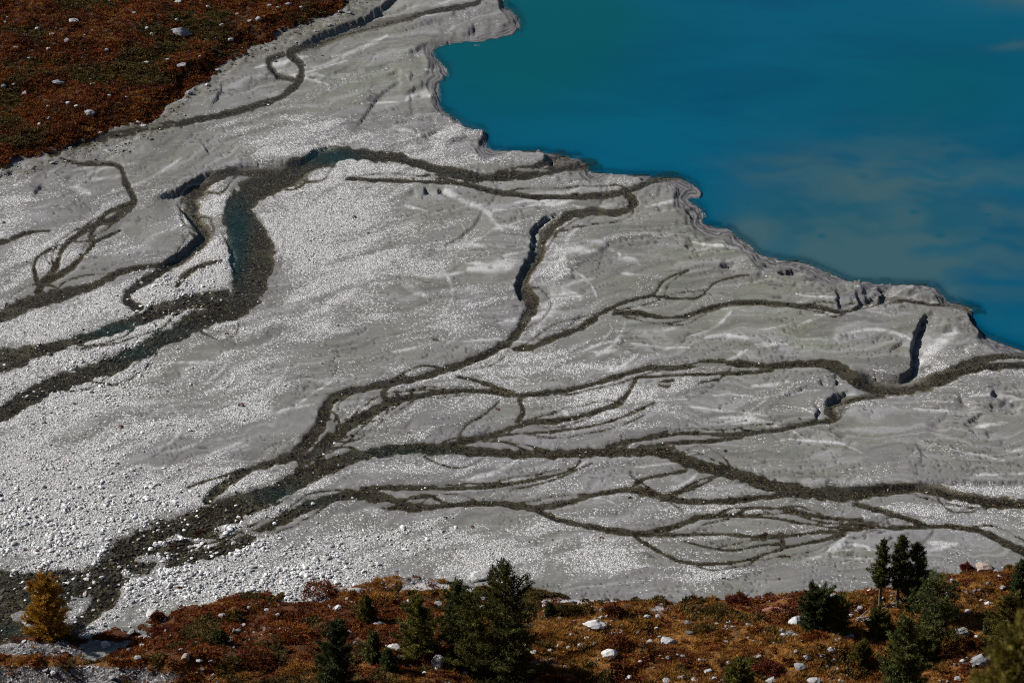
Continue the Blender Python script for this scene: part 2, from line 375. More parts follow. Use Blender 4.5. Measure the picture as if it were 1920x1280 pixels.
# ---- cut banks and mud steps
SC = [
 ([(280,368),(329,354),(349,339),(370,328),(410,310)], 0.8, 18), ([(290,496),(322,481),(349,460),(371,437),(356,417),(336,386),(326,362)], .7, 14),
 ([(420,319),(453,306),(504,301),(551,302),(571,292),(591,279),(645,270)], .5, 18), ([(440,535),(433,501),(427,467),(415,425)], .5, 22),
 ([(985,580),(967,546),(968,521),(989,481),(998,450),(998,430),(1020,408),(1062,388)], .62, 12),
 ([(1600,688),(1640,694),(1670,697),(1691,697),(1706,686),(1710,655),(1713,625),(1724,606),(1738,588),(1745,575)], 1.1, 16), ([(1536,756),(1566,737),(1606,723)], .75, 14), ([(1526,792),(1530,763),(1520,755)], .45, 10),
 ([(1540,912),(1650,909),(1750,904),(1920,901),(2100,900)], .4, 14), ([(1295,586),(1347,570),(1414,560),(1490,565)], .3, 12),
 ([(555,89),(588,67),(640,46),(690,25),(727,3),(770,-25)], .75, 22), ([(658,255),(674,228),(694,202),(707,178),(745,152),(775,140)], .22, 16),
 ([(770,266),(801,249),(838,237)], .35, 12), ([(830,266),(889,250)], .35, 12), ([(890,70),(882,36)], .3, 10), ([(752,178),(774,163),(810,157)], .35, 14),
 ([(780,472),(828,460),(868,437),(899,403),(903,380)], .22, 14), ([(792,368),(798,346)], .5, 10), ([(821,368),(820,356),(838,347)], .5, 10), ([(1028,306),(1036,288)], .6, 9), ([(1203,338),(1206,326)], .5, 7),
 ([(58,378),(71,346),(95,338)], .3, 12), ([(112,337),(146,321)], .25, 10), ([(396,291),(376,270)], .3, 12), ([(-40,330),(0,325),(55,312)], .35, 14), ([(775,349),(786,366)], .3, 8),
 ([(1338,500),(1367,490),(1390,485)], .4, 10), ([(1410,493),(1460,485)], .3, 9), ([(385,205),(400,188),(413,158),(413,138)], .3, 18), ([(1640,568),(1652,545),(1645,530)], .8, 14), ([(1608,558),(1630,552),(1648,545)], .5, 10),
 ([(1800,735),(1815,752),(1835,760)], .5, 10), ([(1804,800),(1815,788),(1836,776),(1838,764)], .4, 9), ([(1858,742),(1866,728)], .6, 12), ([(1575,592),(1570,560),(1562,536)], .5, 12), ([(1597,585),(1608,560),(1600,540)], .5, 12),
 ([(1770,556),(1778,545),(1762,532)], .4, 9), ([(510,150),(515,140),(508,126),(502,112)], .4, 10), ([(1260,470),(1330,440),(1370,440)], .18, 20), ([(1100,470),(1180,445),(1250,440)], .15, 20), ([(1660,660),(1690,640),(1708,628)], .25, 14),
 ([(700,410),(760,400),(800,385)], .18, 16), ([(600,150),(650,120),(690,128),(745,105)], .25, 12), ([(470,100),(430,130),(400,170)], .2, 20), ([(1440,745),(1490,730),(1535,712)], .22, 14), ([(1555,722),(1566,714),(1556,706)], .4, 8),
 ([(760,95),(790,82),(800,72)], .4, 20), ([(720,140),(745,125),(760,128)], .3, 14), ([(1040,620),(1075,600),(1095,575)], .2, 14), ([(640,62),(760,50),(860,22)], .25, 12), ([(650,22),(740,15),(790,-6)], .4, 12),
 ([(1560,985),(1640,1006),(1720,1000)], .12, 14), ([(600,345),(660,352),(750,345)], .2, 10), ([(1440,650),(1470,640),(1490,622)], .15, 10),
]
for s in SC: scarp(*s)
# faint flow steps and cracks in the silt
fr_ = random.Random(23)
MUDZ = [(680,120,120,70),(1250,460,200,60),(1480,640,230,40),(1720,830,220,55),(270,290,70,30),(1040,385,130,20),(1640,1040,230,20),(870,30,120,40),(1620,545,160,26),(470,150,70,40),(1400,800,150,30),(120,330,120,30),(820,520,150,60),(800,230,90,40),(1850,760,90,40),(1150,480,120,60),(720,790,140,30)]
for _ in range(230):
    u0, v0, ru, rv = fr_.choice(MUDZ)
    u, v = u0 + fr_.gauss(0, ru * .6), v0 + fr_.gauss(0, rv * .6)
    a = math.atan2(-(.42 - .00023 * max(0, min(u, 1700))), 1.0) * .8 + fr_.gauss(0, .28); da = fr_.gauss(0, .16); P = []
    for k in range(fr_.randint(4, 9)):
        P.append((u, v)); st_ = fr_.uniform(9, 17)
        u += math.cos(a) * st_; v += math.sin(a) * st_ * .75; a += da + fr_.gauss(0, .12)
    scarp(P, fr_.uniform(.05, .15), fr_.uniform(4, 9), 3.0, 2)
for p in [(1476,507,24,6,.5),(1890,765,34,9,.3),(1632,543,16,9,.2),(1362,494,14,4,.3),(1552,716,14,6,.25),(1300,395,18,10,.25),(1165,384,9,4,.25)]: pit(*p)

# ---- the lake
SHORE = [(1010,-2050),(1000,-400),(985,-150),(968,-60),(950,0),(962,12),(975,25),(981,40),(975,52),(960,62),(930,70),(880,75),(845,79),(826,86),(818,95),(826,108),(840,122),(844,135),(838,148),(827,160),(829,172),(828,185),(832,198),(850,210),(880,232),(905,236),(914,250),(918,268),(930,275),(975,277),(1018,278),(1035,283),(1050,283),(1075,289),(1088,287),(1092,296),(1118,303),(1108,314),(1130,318),(1190,322),(1252,325),(1275,327),(1300,338),(1312,350),(1308,360),(1288,366),(1310,380),(1325,398),(1320,412),(1350,420),(1375,425),(1390,440),(1410,452),(1425,468),(1440,474),(1480,482),(1510,485),(1535,495),(1565,508),(1600,522),(1640,525),(1690,526),(1750,530),(1770,545),(1782,558),(1815,566),(1840,576),(1830,584),(1822,591),(1830,605),(1850,622),(1890,640),(1920,650),(1990,680),(2100,715),(2400,780),(3600,950),(9000,1300)]
LAKE_Z = -0.62
poly = np.array(SHORE + [(9000, -2300), (1010, -2300)], float)
def inpoly(poly, u, v):
    ins = np.zeros(u.shape, bool)
    for (x1, y1), (x2, y2) in zip(poly, np.roll(poly, -1, 0)):
        if y1 == y2: continue
        k = ((y1 > v) != (y2 > v))
        ins ^= k & (u < (x2 - x1) * (v - y1) / (y2 - y1) + x1)
    return ins
def sdist(line, mx):
    d = np.full(GU.shape, float(mx))
    P = spline([(a, b, 0) for a, b in line], 3)[:, :2]
    for a, b in zip(P[:-1], P[1:]):
        W = window(min(a[0], b[0]) - mx, max(a[0], b[0]) + mx, min(a[1], b[1]) - mx, max(a[1], b[1]) + mx)
        u, v = GU[W], GV[W]
        if u.size == 0: continue
        e = b - a; L = max(e @ e, 1e-6)
        t = np.clip(((u - a[0]) * e[0] + (v - a[1]) * e[1]) / L, 0, 1)
        d[W] = np.minimum(d[W], np.hypot(u - a[0] - t * e[0], v - a[1] - t * e[1]))
    return d
lob = fbm(GU / 26, GV / 15, 3, 137) - .5
wu, wv = GU + rag * 7 + lob * 20, GV + rag * 5 + lob * 14
in_lake = inpoly(poly, wu, wv)
ld = sdist(SHORE, 220.0)
lsd = np.where(in_lake, -ld, ld)                 # > 0 on land
# heath above the delta at the left
HEATH = [(-9000,1250),(-3000,700),(-1200,470),(-600,380),(-260,345),(0,308),(40,299),(100,282),(160,262),(190,250),(240,243),(290,222),(310,200),(335,180),(340,160),(375,150),(400,130),(430,105),(480,85),(505,78),(515,60),(560,50),(620,28),(660,5),(690,-25),(760,-120),(860,-300),(980,-900),(1000,-2050)]
hp = np.array(HEATH + [(1000, -2300), (-9000, -2300)], float)
hu, hv = GU + (fbm(GU / 40, GV / 22, 4, 31) - .5) * 40, GV + (fbm(GU / 40, GV / 22, 4, 41) - .5) * 26
in_h = inpoly(hp, hu, hv)
hd = sdist(HEATH, 420.0)
hsd = np.where(inpoly(hp, GU, GV), hd, -hd)      # > 0 inside the heath
heath = np.where(in_h, 1.0, 0.0)
heath_soft = sst(-3, 5, np.where(in_h, np.maximum(hd, 3), -np.minimum(hd, 3)))

# ---- relief of the plain
ang = math.radians(-14)
gcl = np.clip(GU, -300, 1700)
su = GU * 1.0; sv = (GV + .42 * gcl - .000115 * gcl ** 2) * 1.9
wpx = (fbm(GU / 220, GV / 100, 5, 51) - .5) * 220; wpy = (fbm(GU / 170, GV / 80, 5, 61) - .5) * 135
streak = .55 * fbm((su + wpx) / 230, (sv + wpy) / 26, 5, 71) + .45 * fbm(GU / 95, GV / 55, 4, 76)
streak2 = fbm((su + wpx) / 120, (sv + wpy) / 60, 5, 81)
streak3 = fbm((su + wpx * 1.5) / 170, (sv + wpy * 1.3) / 13, 4, 86)
broad = fbm(GU / 330, GV / 150, 3, 91)
HI = [(150,1000,260,150,1.1),(20,900,120,120,.6),(500,1065,270,70,1.),(750,1010,200,55,.7),(1080,1040,220,45,.45),(200,620,200,60,.9),(120,720,200,55,.9),(350,800,300,80,.45),(585,430,85,95,.95),(700,560,280,130,.36),
      (560,245,120,36,.75),(800,265,150,33,.8),(860,300,260,16,.7),(400,370,70,28,1.),(400,490,60,70,1.),(330,560,90,45,1.),(100,470,150,70,.4),(1040,500,26,70,.8),(1150,680,220,22,.5),(1200,760,260,40,.4),(900,740,300,60,.4),
      (1780,700,160,18,.7),(1700,738,160,20,.7),(1870,918,130,12,.9),(1780,955,180,16,.6),(1850,985,120,20,.5),(850,880,150,25,.45),(1350,960,80,12,.8),(1740,645,80,30,.3),(1130,340,160,10,.4),(440,900,160,30,.6),(660,420,150,80,.35),(80,350,150,40,.2),
      (280,290,60,20,.2),(-150,700,200,300,.6),(1260,910,200,20,.3),(1450,990,150,30,.25),(1350,1080,300,20,.35),(720,330,90,16,.6),(960,455,20,30,.3)]
LO = [(680,120,140,70,1.),(1250,460,190,60,1.),(1480,640,200,40,1.),(1700,830,240,55,1.),(270,285,60,28,.8),(1040,375,130,16,.9),(1650,1045,220,24,.9),(300,850,130,26,.5),(870,20,130,60,1.),(1640,545,160,30,1.),(470,150,90,40,.9),(1400,790,120,20,.4),(240,1000,30,30,-.1),(120,320,140,25,.6),(560,760,160,50,.15)]
gr = 0.06 + sum(a * (1 if u < 620 else .72) * blob(u, v, x, y) for u, v, x, y, a in HI)
gr = gr * np.clip(1 - sum(a * blob(u, v, x, y) for u, v, x, y, a in LO), 0, 1.2)
gravel = np.clip(gr * (0.2 + 1.6 * sst(.34, .68, streak)) * (.5 + sst(.3, .65, streak2)) + .55 * np.clip(gr - .45, 0, 1), 0, 1)
gravel = np.clip((gravel - .10) * 1.25, 0, 1)
gravel = np.clip(gravel + 0.14 * sst(.56, .66, streak) * (lsd > 30), 0, 1)
# pebbly rims along the larger channels
mud = np.clip(1 - 1.6 * gravel, 0, 1) * (1 - heath)
iso = fbm((su + wpx * 1.6) / 190, (sv + wpy * 1.6) / 55, 4, 101)
lines = (1 - sst(0.0, .008, np.abs((iso * 9) % 1 - .5) / 9)) * sst(.36, .52, fbm(GU / 70, GV / 40, 3, 111)) * mud
micro = fbm(GU / 8, GV / 5, 3, 121)
Zc += (broad - .5) * 0.5 + (streak - .5) * 0.11 + (streak2 - .5) * .13 + (streak3 - .5) * .035 - lines * 0.11 + (micro - .5) * (0.03 + 0.07 * gravel)
Zc -= cut
pale *= .35 + .65 * sst(.36, .6, streak3)
Zc += pale * 0.03
# ledges of layered mud towards the lake
bw = 5 + 30 * sst(.35, .7, fbm(GU / 90, GV / 70, 3, 131)) + 22 * blob(825, 140, 50, 75) + 20 * blob(1400, 440, 40, 30) + 12 * blob(1300, 395, 20, 20) + 10 * blob(800, 85, 30, 14)
t = np.clip(lsd / bw, 0, 1) + (fbm(GU / 22, GV / 14, 3, 141) - .5) * .45
t = np.clip(t, 0, 1)
q = t * 3; qf = np.floor(q); t_ = (qf + sst(.5, 1.0, q - qf)) / 3
land_edge = (1 - t_)
strat = np.clip(1 - lsd / np.maximum(bw, 1), 0, 1) * sst(-3, 0, lsd)
Zc -= np.where(in_lake, 0, land_edge * 0.56) * (lsd < 60)
lake_d = np.where(in_lake, 0.66 + np.minimum(ld, 220) * 0.02 + np.minimum(ld, 30) * .03, 0)
Zc = np.where(in_lake, -lake_d + (micro - .5) * .1, Zc)
# more layered patches inland, along the bigger scarps
# heath slope
hn = fbm(WX / 5.5, WY / 5.5, 4, 151) - .5
hn2 = fbm(WX / 1.1, WY / 1.1, 3, 161) - .5
hr = np.where(hsd > 0, np.minimum(hsd, 420) * 0.011 + sst(0, 26, hsd) * 0.7, 0)
far_rise = np.clip((np.hypot(WX + 40, WY - 300) - 200) * .1, 0, 90) * (hsd > 0)
Zc += hr + far_rise + heath_soft * (hn * 1.5 + hn2 * .28)
rim = np.clip(1 - np.abs(hsd + 14) / 30, 0, 1) * (1 - heath_soft)
Zc += rim * (fbm(GU / 12, GV / 8, 3, 171) - .5) * .4
wet *= (lsd > -3)
wet = np.clip(wet * (1 - .5 * sst(.54, .66, fbm(GU / 26, GV / 10, 4, 177)) * (brown > .25)), 0, 1); Zt = Zc
gravel_s = np.clip(gravel + pale * .1, 0, 1) * (1 - heath_soft)

def grid_quads(nv, nu, keep=None):
    idx = np.arange(nv * nu).reshape(nv, nu)
    q = np.stack([idx[:-1, :-1], idx[1:, :-1], idx[1:, 1:], idx[:-1, 1:]], -1)
    if keep is not None: q = q[keep]
    return q.reshape(-1, 4)
def compact(co, quads, attrs):
    used = np.zeros(len(co), bool); used[quads.ravel()] = True
    re = np.cumsum(used) - 1
    return co[used], re[quads], {k: a.ravel()[used] for k, a in attrs.items()}

# ------------------------------------------------------------------ ground material
def mat_ground():
    m = NT('delta_ground'); P = m.pos()
    gravel_, wet_, heath_, brown_, pale_, strat_, lines_, green_, st3_ = [m.attr(k) for k in ('gravel', 'wet', 'heath', 'brown', 'pale', 'strat', 'lines', 'green', 'streak')]
    fine = m.noise(P, 2.2, 5, .65)
    tone = m.noise(P, 0.06, 4, .6, .6)
    st = m.noise(m.mapped(P, (.10, .75, .3), (0, 0, .28)), 1.0, 6, .62, .8)
    mud = m.mix(m.rng(tone, .38, .62), (.142, .142, .124), (.150, .142, .142))
    mud = m.mix(green_, mud, (.142, .147, .110))
    mud = m.mix(m.rng(st3_, .54, .78, 0, .7), mud, (.25, .248, .248))
    mud = m.mix(m.rng(st3_, .42, .26, 0, .6), mud, (.088, .086, .084))
    mud = m.mix(m.rng(st, .55, .75, 0, .6), mud, (.24, .236, .23))
    mud = m.mix(m.rng(st, .42, .26, 0, .35), mud, (.09, .088, .084))
    mud = m.mix(m.rng(fine, .4, .75, 0.0, .35), mud, (.085, .083, .077))
    mud = m.mix(lines_, mud, (.052, .050, .052))
    mud = m.mix(m.math('MULTIPLY', pale_, .85), mud, (.42, .415, .41))
    # pebbles too small to model: speckle of pale and dark cells
    vo = m.n('ShaderNodeTexVoronoi'); m.l(P, vo.inputs['Vector']); vo.inputs['Scale'].default_value = 6.5
    sep = m.n('ShaderNodeSeparateColor'); m.l(vo.outputs['Color'], sep.inputs[0])
    peb = m.ramp(sep.outputs[1], [(0, (.15, .147, .143)), (.25, (.30, .296, .29)), (.6, (.48, .476, .468)), (.9, (.62, .615, .605)), (1, (.40, .33, .28))])
    peb = m.mix(m.rng(vo.outputs['Distance'], .36, .58, 0, .5), peb, (.08, .078, .072))
    hit = m.rng(m.math('SUBTRACT', m.math('MULTIPLY', gravel_, 1.15), sep.outputs[0]), -.04, .04)
    col = m.mix(hit, mud, peb)
    # layered dark mud on the eroded ledges
    pz = m.n('ShaderNodeSeparateXYZ'); m.l(P, pz.inputs[0])
    lay = m.math('FRACT', m.math('ADD', m.math('MULTIPLY', pz.outputs[2], 9.0), m.math('MULTIPLY', tone, 6.0)))
    lay = m.math('FRACT', m.math('ADD', m.math('MULTIPLY', m.attr('ledge'), 6.0), m.math('MULTIPLY', tone, 3.0)))
    sc = m.mix(m.rng(lay, .25, .7), (.036, .034, .037), (.135, .128, .130))
    col = m.mix(m.math('MULTIPLY', strat_, .85), col, sc)
    col = m.mix(m.math('MULTIPLY', m.attr('damp'), m.rng(m.noise(P, .5, 4, .6), .3, .7, .25, .75)), col, (.062, .060, .050))
    # stream beds: wet gravel, rusty where the water is shallow
    vb = m.n('ShaderNodeTexVoronoi'); m.l(P, vb.inputs['Vector']); vb.inputs['Scale'].default_value = 7.5
    sb = m.n('ShaderNodeSeparateColor'); m.l(vb.outputs['Color'], sb.inputs[0])
    bed = m.ramp(sb.outputs[0], [(0, (.014, .014, .013)), (.5, (.036, .035, .031)), (.85, (.085, .081, .068)), (1, (.30, .28, .25))])
    bedb = m.ramp(sb.outputs[0], [(0, (.012, .010, .006)), (.5, (.036, .029, .015)), (.85, (.085, .066, .031)), (1, (.32, .26, .16))])
    bed = m.mix(m.math('ADD', m.math('MULTIPLY', brown_, .75), .25), bed, bedb)
    bed = m.mix(m.rng(m.noise(m.mapped(P, (.16, .34, .2)), 1.0, 4, .6), .52, .68, 0, .75), bed, (.095, .092, .076))
    col = m.mix(wet_, col, bed)
    rz = m.math('MULTIPLY', m.attr('rimz'), m.rng(m.noise(P, .8, 5, .65), .38, .6))
    col = m.mix(m.math('MULTIPLY', rz, .85), col, (.075, .068, .042))
    # heath soil
    hs = m.mix(m.rng(m.noise(P, .35, 5, .6), .35, .65), (.060, .020, .007), (.040, .026, .008))
    hs = m.mix(m.rng(fine, .35, .7), hs, (.022, .012, .006))
    col = m.mix(heath_, col, hs)
    rough = m.rng(wet_, 0, 1, .92, .45)
    b1 = m.bump(fine, .25, .10)
    b2 = m.bump(m.math('MULTIPLY', vo.outputs['Distance'], m.math('MULTIPLY', hit, -1.0)), .7, .09, b1)
    m.bsdf(col, rough, .25, b2)
    return m.m

green = np.clip(1.1 * blob(1350,480,260,110) + blob(1500,640,260,50) + blob(680,110,160,90) + .8 * blob(270,290,90,40) + .7 * blob(1700,830,300,60) + .7 * blob(1500,1040,400,30) + .6 * blob(800,440,120,40), 0, 1) * sst(.25, .6, fbm(GU / 90, GV / 45, 3, 181))
strat_all = np.clip(1.5 * strat * sst(.05, .45, strat + .3 * (bw > 16)), 0, 1)
for (u, v, x, y) in [(700,190,16,45),(1585,560,16,28),(1755,590,16,14),(1875,752,24,18),(790,85,22,12),(1478,508,24,8),(1402,448,26,22),(1310,392,16,14),(660,240,10,16),(1050,285,10,8),(1735,680,20,12)]:
    strat_all = np.maximum(strat_all, np.clip(1.3 * blob(u, v, x, y) - .25, 0, 1) * sst(.3, .55, fbm(GU / 22, GV / 14, 3, 191)))
grd_co = np.stack([WX, WY, Zt], -1).reshape(-1, 3)
keepq = np.ones((NV - 1, NU - 1), bool)
gm = mesh_np('delta', grd_co, quads=grid_quads(NV, NU), smooth=True)
for k, a in dict(gravel=gravel_s, wet=wet * (1 - heath_soft), heath=heath_soft, brown=brown, pale=pale, strat=strat_all, lines=lines, green=green, streak=streak3, damp=damp, ledge=t, rimz=rim).items(): fattr(gm, k, a)
delta = obj('delta_plain', gm, mat_ground()); delta['kind'] = 'structure'

def sampler(A):
    def f(u, v):
        u = np.asarray(u, float); v = np.asarray(v, float)
        i = np.clip(np.searchsorted(U, u) - 1, 0, NU - 2); j = np.clip(np.searchsorted(V, v) - 1, 0, NV - 2)
        a = (u - U[i]) / (U[i + 1] - U[i]); b = (v - V[j]) / (V[j + 1] - V[j])
        a = np.clip(a, 0, 1); b = np.clip(b, 0, 1)
        return (A[j, i] * (1 - a) + A[j, i + 1] * a) * (1 - b) + (A[j + 1, i] * (1 - a) + A[j + 1, i + 1] * a) * b
    return f
hZ, hG, hW, hH, hHs, hB, hL = [sampler(a) for a in (Zt, gravel_s, wet, heath_soft, hsd, brown, lsd)]
def delta_z(x, y): return hZ(*proj(np.asarray(x, float), np.asarray(y, float), 0.0))

# ------------------------------------------------------------------ water
def mat_lake():
    m = NT('lake_water'); P = m.pos()
    silt, teal_, shal = m.attr('silt'), m.attr('teal'), m.attr('shallow')
    n = m.noise(m.mapped(P, (.03, .06, .03), (0, 0, .2)), 1.0, 5, .6, .5)
    col = m.mix(m.rng(n, .35, .65), (.0000, .052, .104), (.0000, .072, .128))
    col = m.mix(teal_, col, (.0000, .062, .076))
    col = m.mix(silt, col, (.032, .082, .098))
    wv = m.noise(m.mapped(P, (.5, 1.6, 1), (0, 0, -.3)), 1.0, 3, .6)
    nb = m.bump(wv, .12, .06)
    b = m.bsdf(col, .08, .04, nb, out=False)
    tr = m.n('ShaderNodeBsdfTransparent'); tr.inputs[0].default_value = (.55, .72, .72, 1)
    mx = m.n('ShaderNodeMixShader'); m.l(m.math('MULTIPLY', shal, .8), mx.inputs[0]); m.l(b, mx.inputs[1]); m.l(tr.outputs[0], mx.inputs[2])
    m.l(mx.outputs[0], m.out.inputs[0])
    return m.m
def mat_stream():
    m = NT('stream_water'); P = m.pos()
    teal_ = m.attr('teal')
    wv = m.noise(m.mapped(P, (1.6, 3.2, 1), (0, 0, .4)), 1.0, 4, .65)
    nb = m.bump(wv, .5, .08)
    tr = m.n('ShaderNodeBsdfTransparent'); m.l(m.mix(teal_, (.63, .60, .51), (.28, .48, .47)), tr.inputs[0])
    gl = m.n('ShaderNodeBsdfGlossy'); gl.inputs['Roughness'].default_value = .18; m.l(nb, gl.inputs['Normal'])
    lw = m.n('ShaderNodeLayerWeight'); m.l(nb, lw.inputs['Normal'])
    fr = m.math('ADD', m.math('MULTIPLY', m.math('POWER', lw.outputs['Facing'], 5.0), .6), .012, clamp=True)
    mx = m.n('ShaderNodeMixShader'); m.l(fr, mx.inputs[0]); m.l(tr.outputs[0], mx.inputs[1]); m.l(gl.outputs[0], mx.inputs[2])
    df = m.n('ShaderNodeBsdfDiffuse'); df.inputs[0].default_value = (.008, .042, .048, 1)
    m2 = m.n('ShaderNodeMixShader'); m.l(m.math('MULTIPLY', teal_, .45), m2.inputs[0]); m.l(mx.outputs[0], m2.inputs[1]); m.l(df.outputs[0], m2.inputs[2])
    m.l(m2.outputs[0], m.out.inputs[0])
    return m.m
si = np.r_[0:NU:2]; sj = np.r_[0:NV:2]
lu, lv_ = np.meshgrid(U[si], V[sj])
sub = lambda A: A[np.ix_(sj, si)]
lx, ly = unproj(lu, lv_, LAKE_Z)
pl_w = (fbm(lu / 150, lv_ / 70, 4, 201) - .5) * 130; pl_v = (fbm(lu / 150, lv_ / 70, 4, 211) - .5) * 70
cl = fbm((lu + pl_w) / 105, (lv_ + pl_v) / 30, 3, 227, .5)
g = lambda u, v, x, y: np.exp(-((lu + pl_w * .5 - u) / x) ** 2 - ((lv_ + pl_v * .5 - v) / y) ** 2)
zone = np.clip(1.0 * g(1560,500,230,75) + .9 * g(1700,350,230,85) + .55 * g(1850,450,200,130) + .4 * g(1460,310,110,30), 0, 1.1)
silt = np.clip(zone * sst(.18, .85, cl) * .85 + .75 * g(1400,440,70,26) + .85 * g(1620,505,120,28) + .9 * g(1930,-5,110,22) + .6 * g(1905,85,45,10) + .5 * g(1640,330,40,14) + .4 * g(1500,300,60,12) + .22 * zone, 0, 1)
lsd_s = sub(lsd)
silt = np.clip(silt + .42 * np.exp(-np.clip(-lsd_s, 0, 220) / 55) * sst(1330, 1430, lu) * (1 - sst(1780, 1830, lu)), 0, 1)
sh = .5 * np.exp(-np.clip(-lsd_s - 1, 0, 99) / 3.0)
silt = np.clip(silt - .3 * np.exp(-np.clip(-lsd_s, 0, 99) / 5), 0, 1)
spots = [(1762,441,7,2),(1847,447,5,1.6),(1713,397,6,3),(1853,402,6,1.6),(1867,571,6,2),(1620,330,6,2),(1770,270,6,2),(1825,360,5,1.4),(1905,365,4,1.4),(1640,252,9,2),(1540,443,4,1.5),(1355,385,4,1.2),(1402,384,3,1)]
for (u, v, x, y) in spots: silt = silt * (1 - .85 * np.exp(-((lu - u) / x / 1.6) ** 2 - ((lv_ - v) / y / 1.6) ** 2))
teal_l = np.clip(1.1 * g(980,110,230,120) + .9 * g(1020,20,250,60) + .6 * g(1750,160,260,110) + .5 * g(1600,420,250,60), 0, 1) * .9
keep = (lsd_s < 9)[:-1, :-1] & (lsd_s < 9)[1:, 1:]
co, qd, at = compact(np.stack([lx, ly, np.full_like(lx, LAKE_Z)], -1).reshape(-1, 3), grid_quads(len(sj), len(si), keep), dict(silt=silt, teal=teal_l, shallow=sh))
lm = mesh_np('lake', co, quads=qd, smooth=True)
for k, a in at.items(): fattr(lm, k, a)
lake = obj('lake_water', lm, mat_lake()); lake['kind'] = 'structure'

ww = np.where(wlev > -5, (broad - .5) * .5 + (streak2 - .5) * .13 + wlev, -9.0)
ww = np.maximum(ww, LAKE_Z + .02)
kw = (wlev > -5) & (lsd > -6) & (wet > .02)
kq = kw[:-1, :-1] | kw[1:, 1:] | kw[:-1, 1:] | kw[1:, :-1]
okc = (wlev > -5); kq &= okc[:-1, :-1] & okc[1:, 1:] & okc[:-1, 1:] & okc[1:, :-1]
tealS = np.clip(blob(620,293,45,14) + .9 * blob(445,420,22,45) + .7 * blob(440,490,18,40) + .6 * blob(230,620,110,14) + .35 * blob(10,1176,40,10) + .5 * blob(550,930,70,20) + .4 * blob(250,660,90,16) + .3 * blob(760,850,120,14), 0, 1)
co, qd, at = compact(np.stack([WX, WY, ww], -1).reshape(-1, 3), grid_quads(NV, NU, kq), dict(teal=tealS * .6))
sm = mesh_np('streams', co, quads=qd, smooth=True)
for k, a in at.items(): fattr(sm, k, a)
streams = obj('stream_water', sm, mat_stream()); streams['kind'] = 'structure'

# ================================================================== FOREGROUND HILLSIDE
FG = [(-2500,1230),(-600,1205),(-300,1200),(0,1194),(130,1192),(190,1182),(240,1162),(330,1142),(385,1124),(450,1114),(540,1102),(570,1094),(640,1087),(700,1082),(740,1076),(790,1079),(840,1086),(880,1093),(1000,1102),(1100,1120),(1250,1115),(1330,1106),(1400,1110),(1480,1109),(1530,1103),(1600,1106),(1640,1094),(1690,1086),(1730,1080),(1800,1073),(1850,1066),(1920,1056),(2300,1035),(4500,1000)]
fb = np.array([unproj(u, v) for u, v in FG])
def hill_s(x, y): return np.interp(x, fb[:, 0], fb[:, 1]) - y
BUMPS = []                                    # (x, y, rx, ry, height)
for (u, v, ru, rv, h) in [(60,1268,300,16,2.2),(1700,1120,150,20,1.0),(1850,1090,140,22,.9),(1440,1190,110,14,.8),(1180,1150,120,18,.5),(560,1125,110,14,.6),(980,1180,110,20,.5),(1520,1255,160,14,.9)]:
    x, y = unproj(u, v, 2.0); s = pxm(x, y, 2.0); BUMPS.append((x, y, ru / s, rv / s / .5, h))
def hill_z(x, y):
    x = np.asarray(x, float); y = np.asarray(y, float)
    s = hill_s(x, y)
    n1 = fbm(x / 9, y / 7, 4, 301) - .5; n2 = fbm(x / 2.2, y / 2.2, 3, 311) - .5
    z = np.where(s > 0, 0.2 * s, .35 * s) - .15
    z = z + sst(-1, 5, s) * (n1 * 3.0) + sst(-1.5, 1.5, s) * n2 * .8
    for bx, by, rx, ry, h in BUMPS: z = z + h * np.exp(-((x - bx) / rx) ** 2 - ((y - by) / ry) ** 2) * sst(0, 4, s)
    # bench with a gravelly face at the far left
    mt = 148.2 - .718 * y + (fbm(x / 14, y / 14, 3, 321) - .5) * 3 * sst(0, 40, y)
    k = 2.0
    d = mt - z
    return np.where(d > k, mt, np.where(d < -k, z, z + (d + k) ** 2 / (4 * k)))
xs = np.concatenate([[-1500, -900, -500, -300, -200, -140], np.arange(-110, 110.01, .28), [140, 200, 300, 500, 900, 1500]])
ys = np.concatenate([np.arange(-40, 186, 3.0), np.arange(186, 252, .28)])
HX, HY = np.meshgrid(xs, ys)
HZ = hill_z(HX, HY)
HS = hill_s(HX, HY)
hpu, hpv = proj(HX, HY, HZ)
def pb(u, v, x, y): return np.exp(-((hpu - u) / x) ** 2 - ((hpv - v) / y) ** 2)
scr_n = fbm(HX / 1.8, HY / 1.8, 4, 331)
scree = np.clip(1.2 * pb(90,1213,160,15) + 1.3 * pb(120,1268,230,20) + .9 * pb(800,1098,50,9) + 1.1 * pb(1095,1125,70,6) + .7 * pb(650,1104,90,6) + .6 * pb(780,1085,60,6) + .5 * pb(1470,1185,60,18) + .5 * pb(1240,1140,40,20) + .5 * pb(1010,1235,100,16) + .3 * pb(350,1185,120,10), 0, 1.3)
scree = sst(.35, .6, scree * (.45 + 1.1 * scr_n))
ochre = np.clip(.55 + .8 * (fbm(HX / 7, HY / 6, 4, 341) - .5) * 2 + .7 * pb(1150,1190,300,50) + .5 * pb(1780,1130,180,50) + .4 * pb(1500,1230,120,40) - .9 * pb(400,1190,300,60) - .8 * pb(1380,1160,110,35), 0, 1)
sand = sst(.3, .6, (1.2 * pb(1095,1126,75,6) + .9 * pb(800,1099,50,7) + .8 * pb(640,1104,80,5) + .5 * pb(1240,1140,30,12)) * (.5 + scr_n))
pink = np.clip(1.3 * pb(1450,1128,75,13), 0, 1) * sst(.35, .6, scr_n)
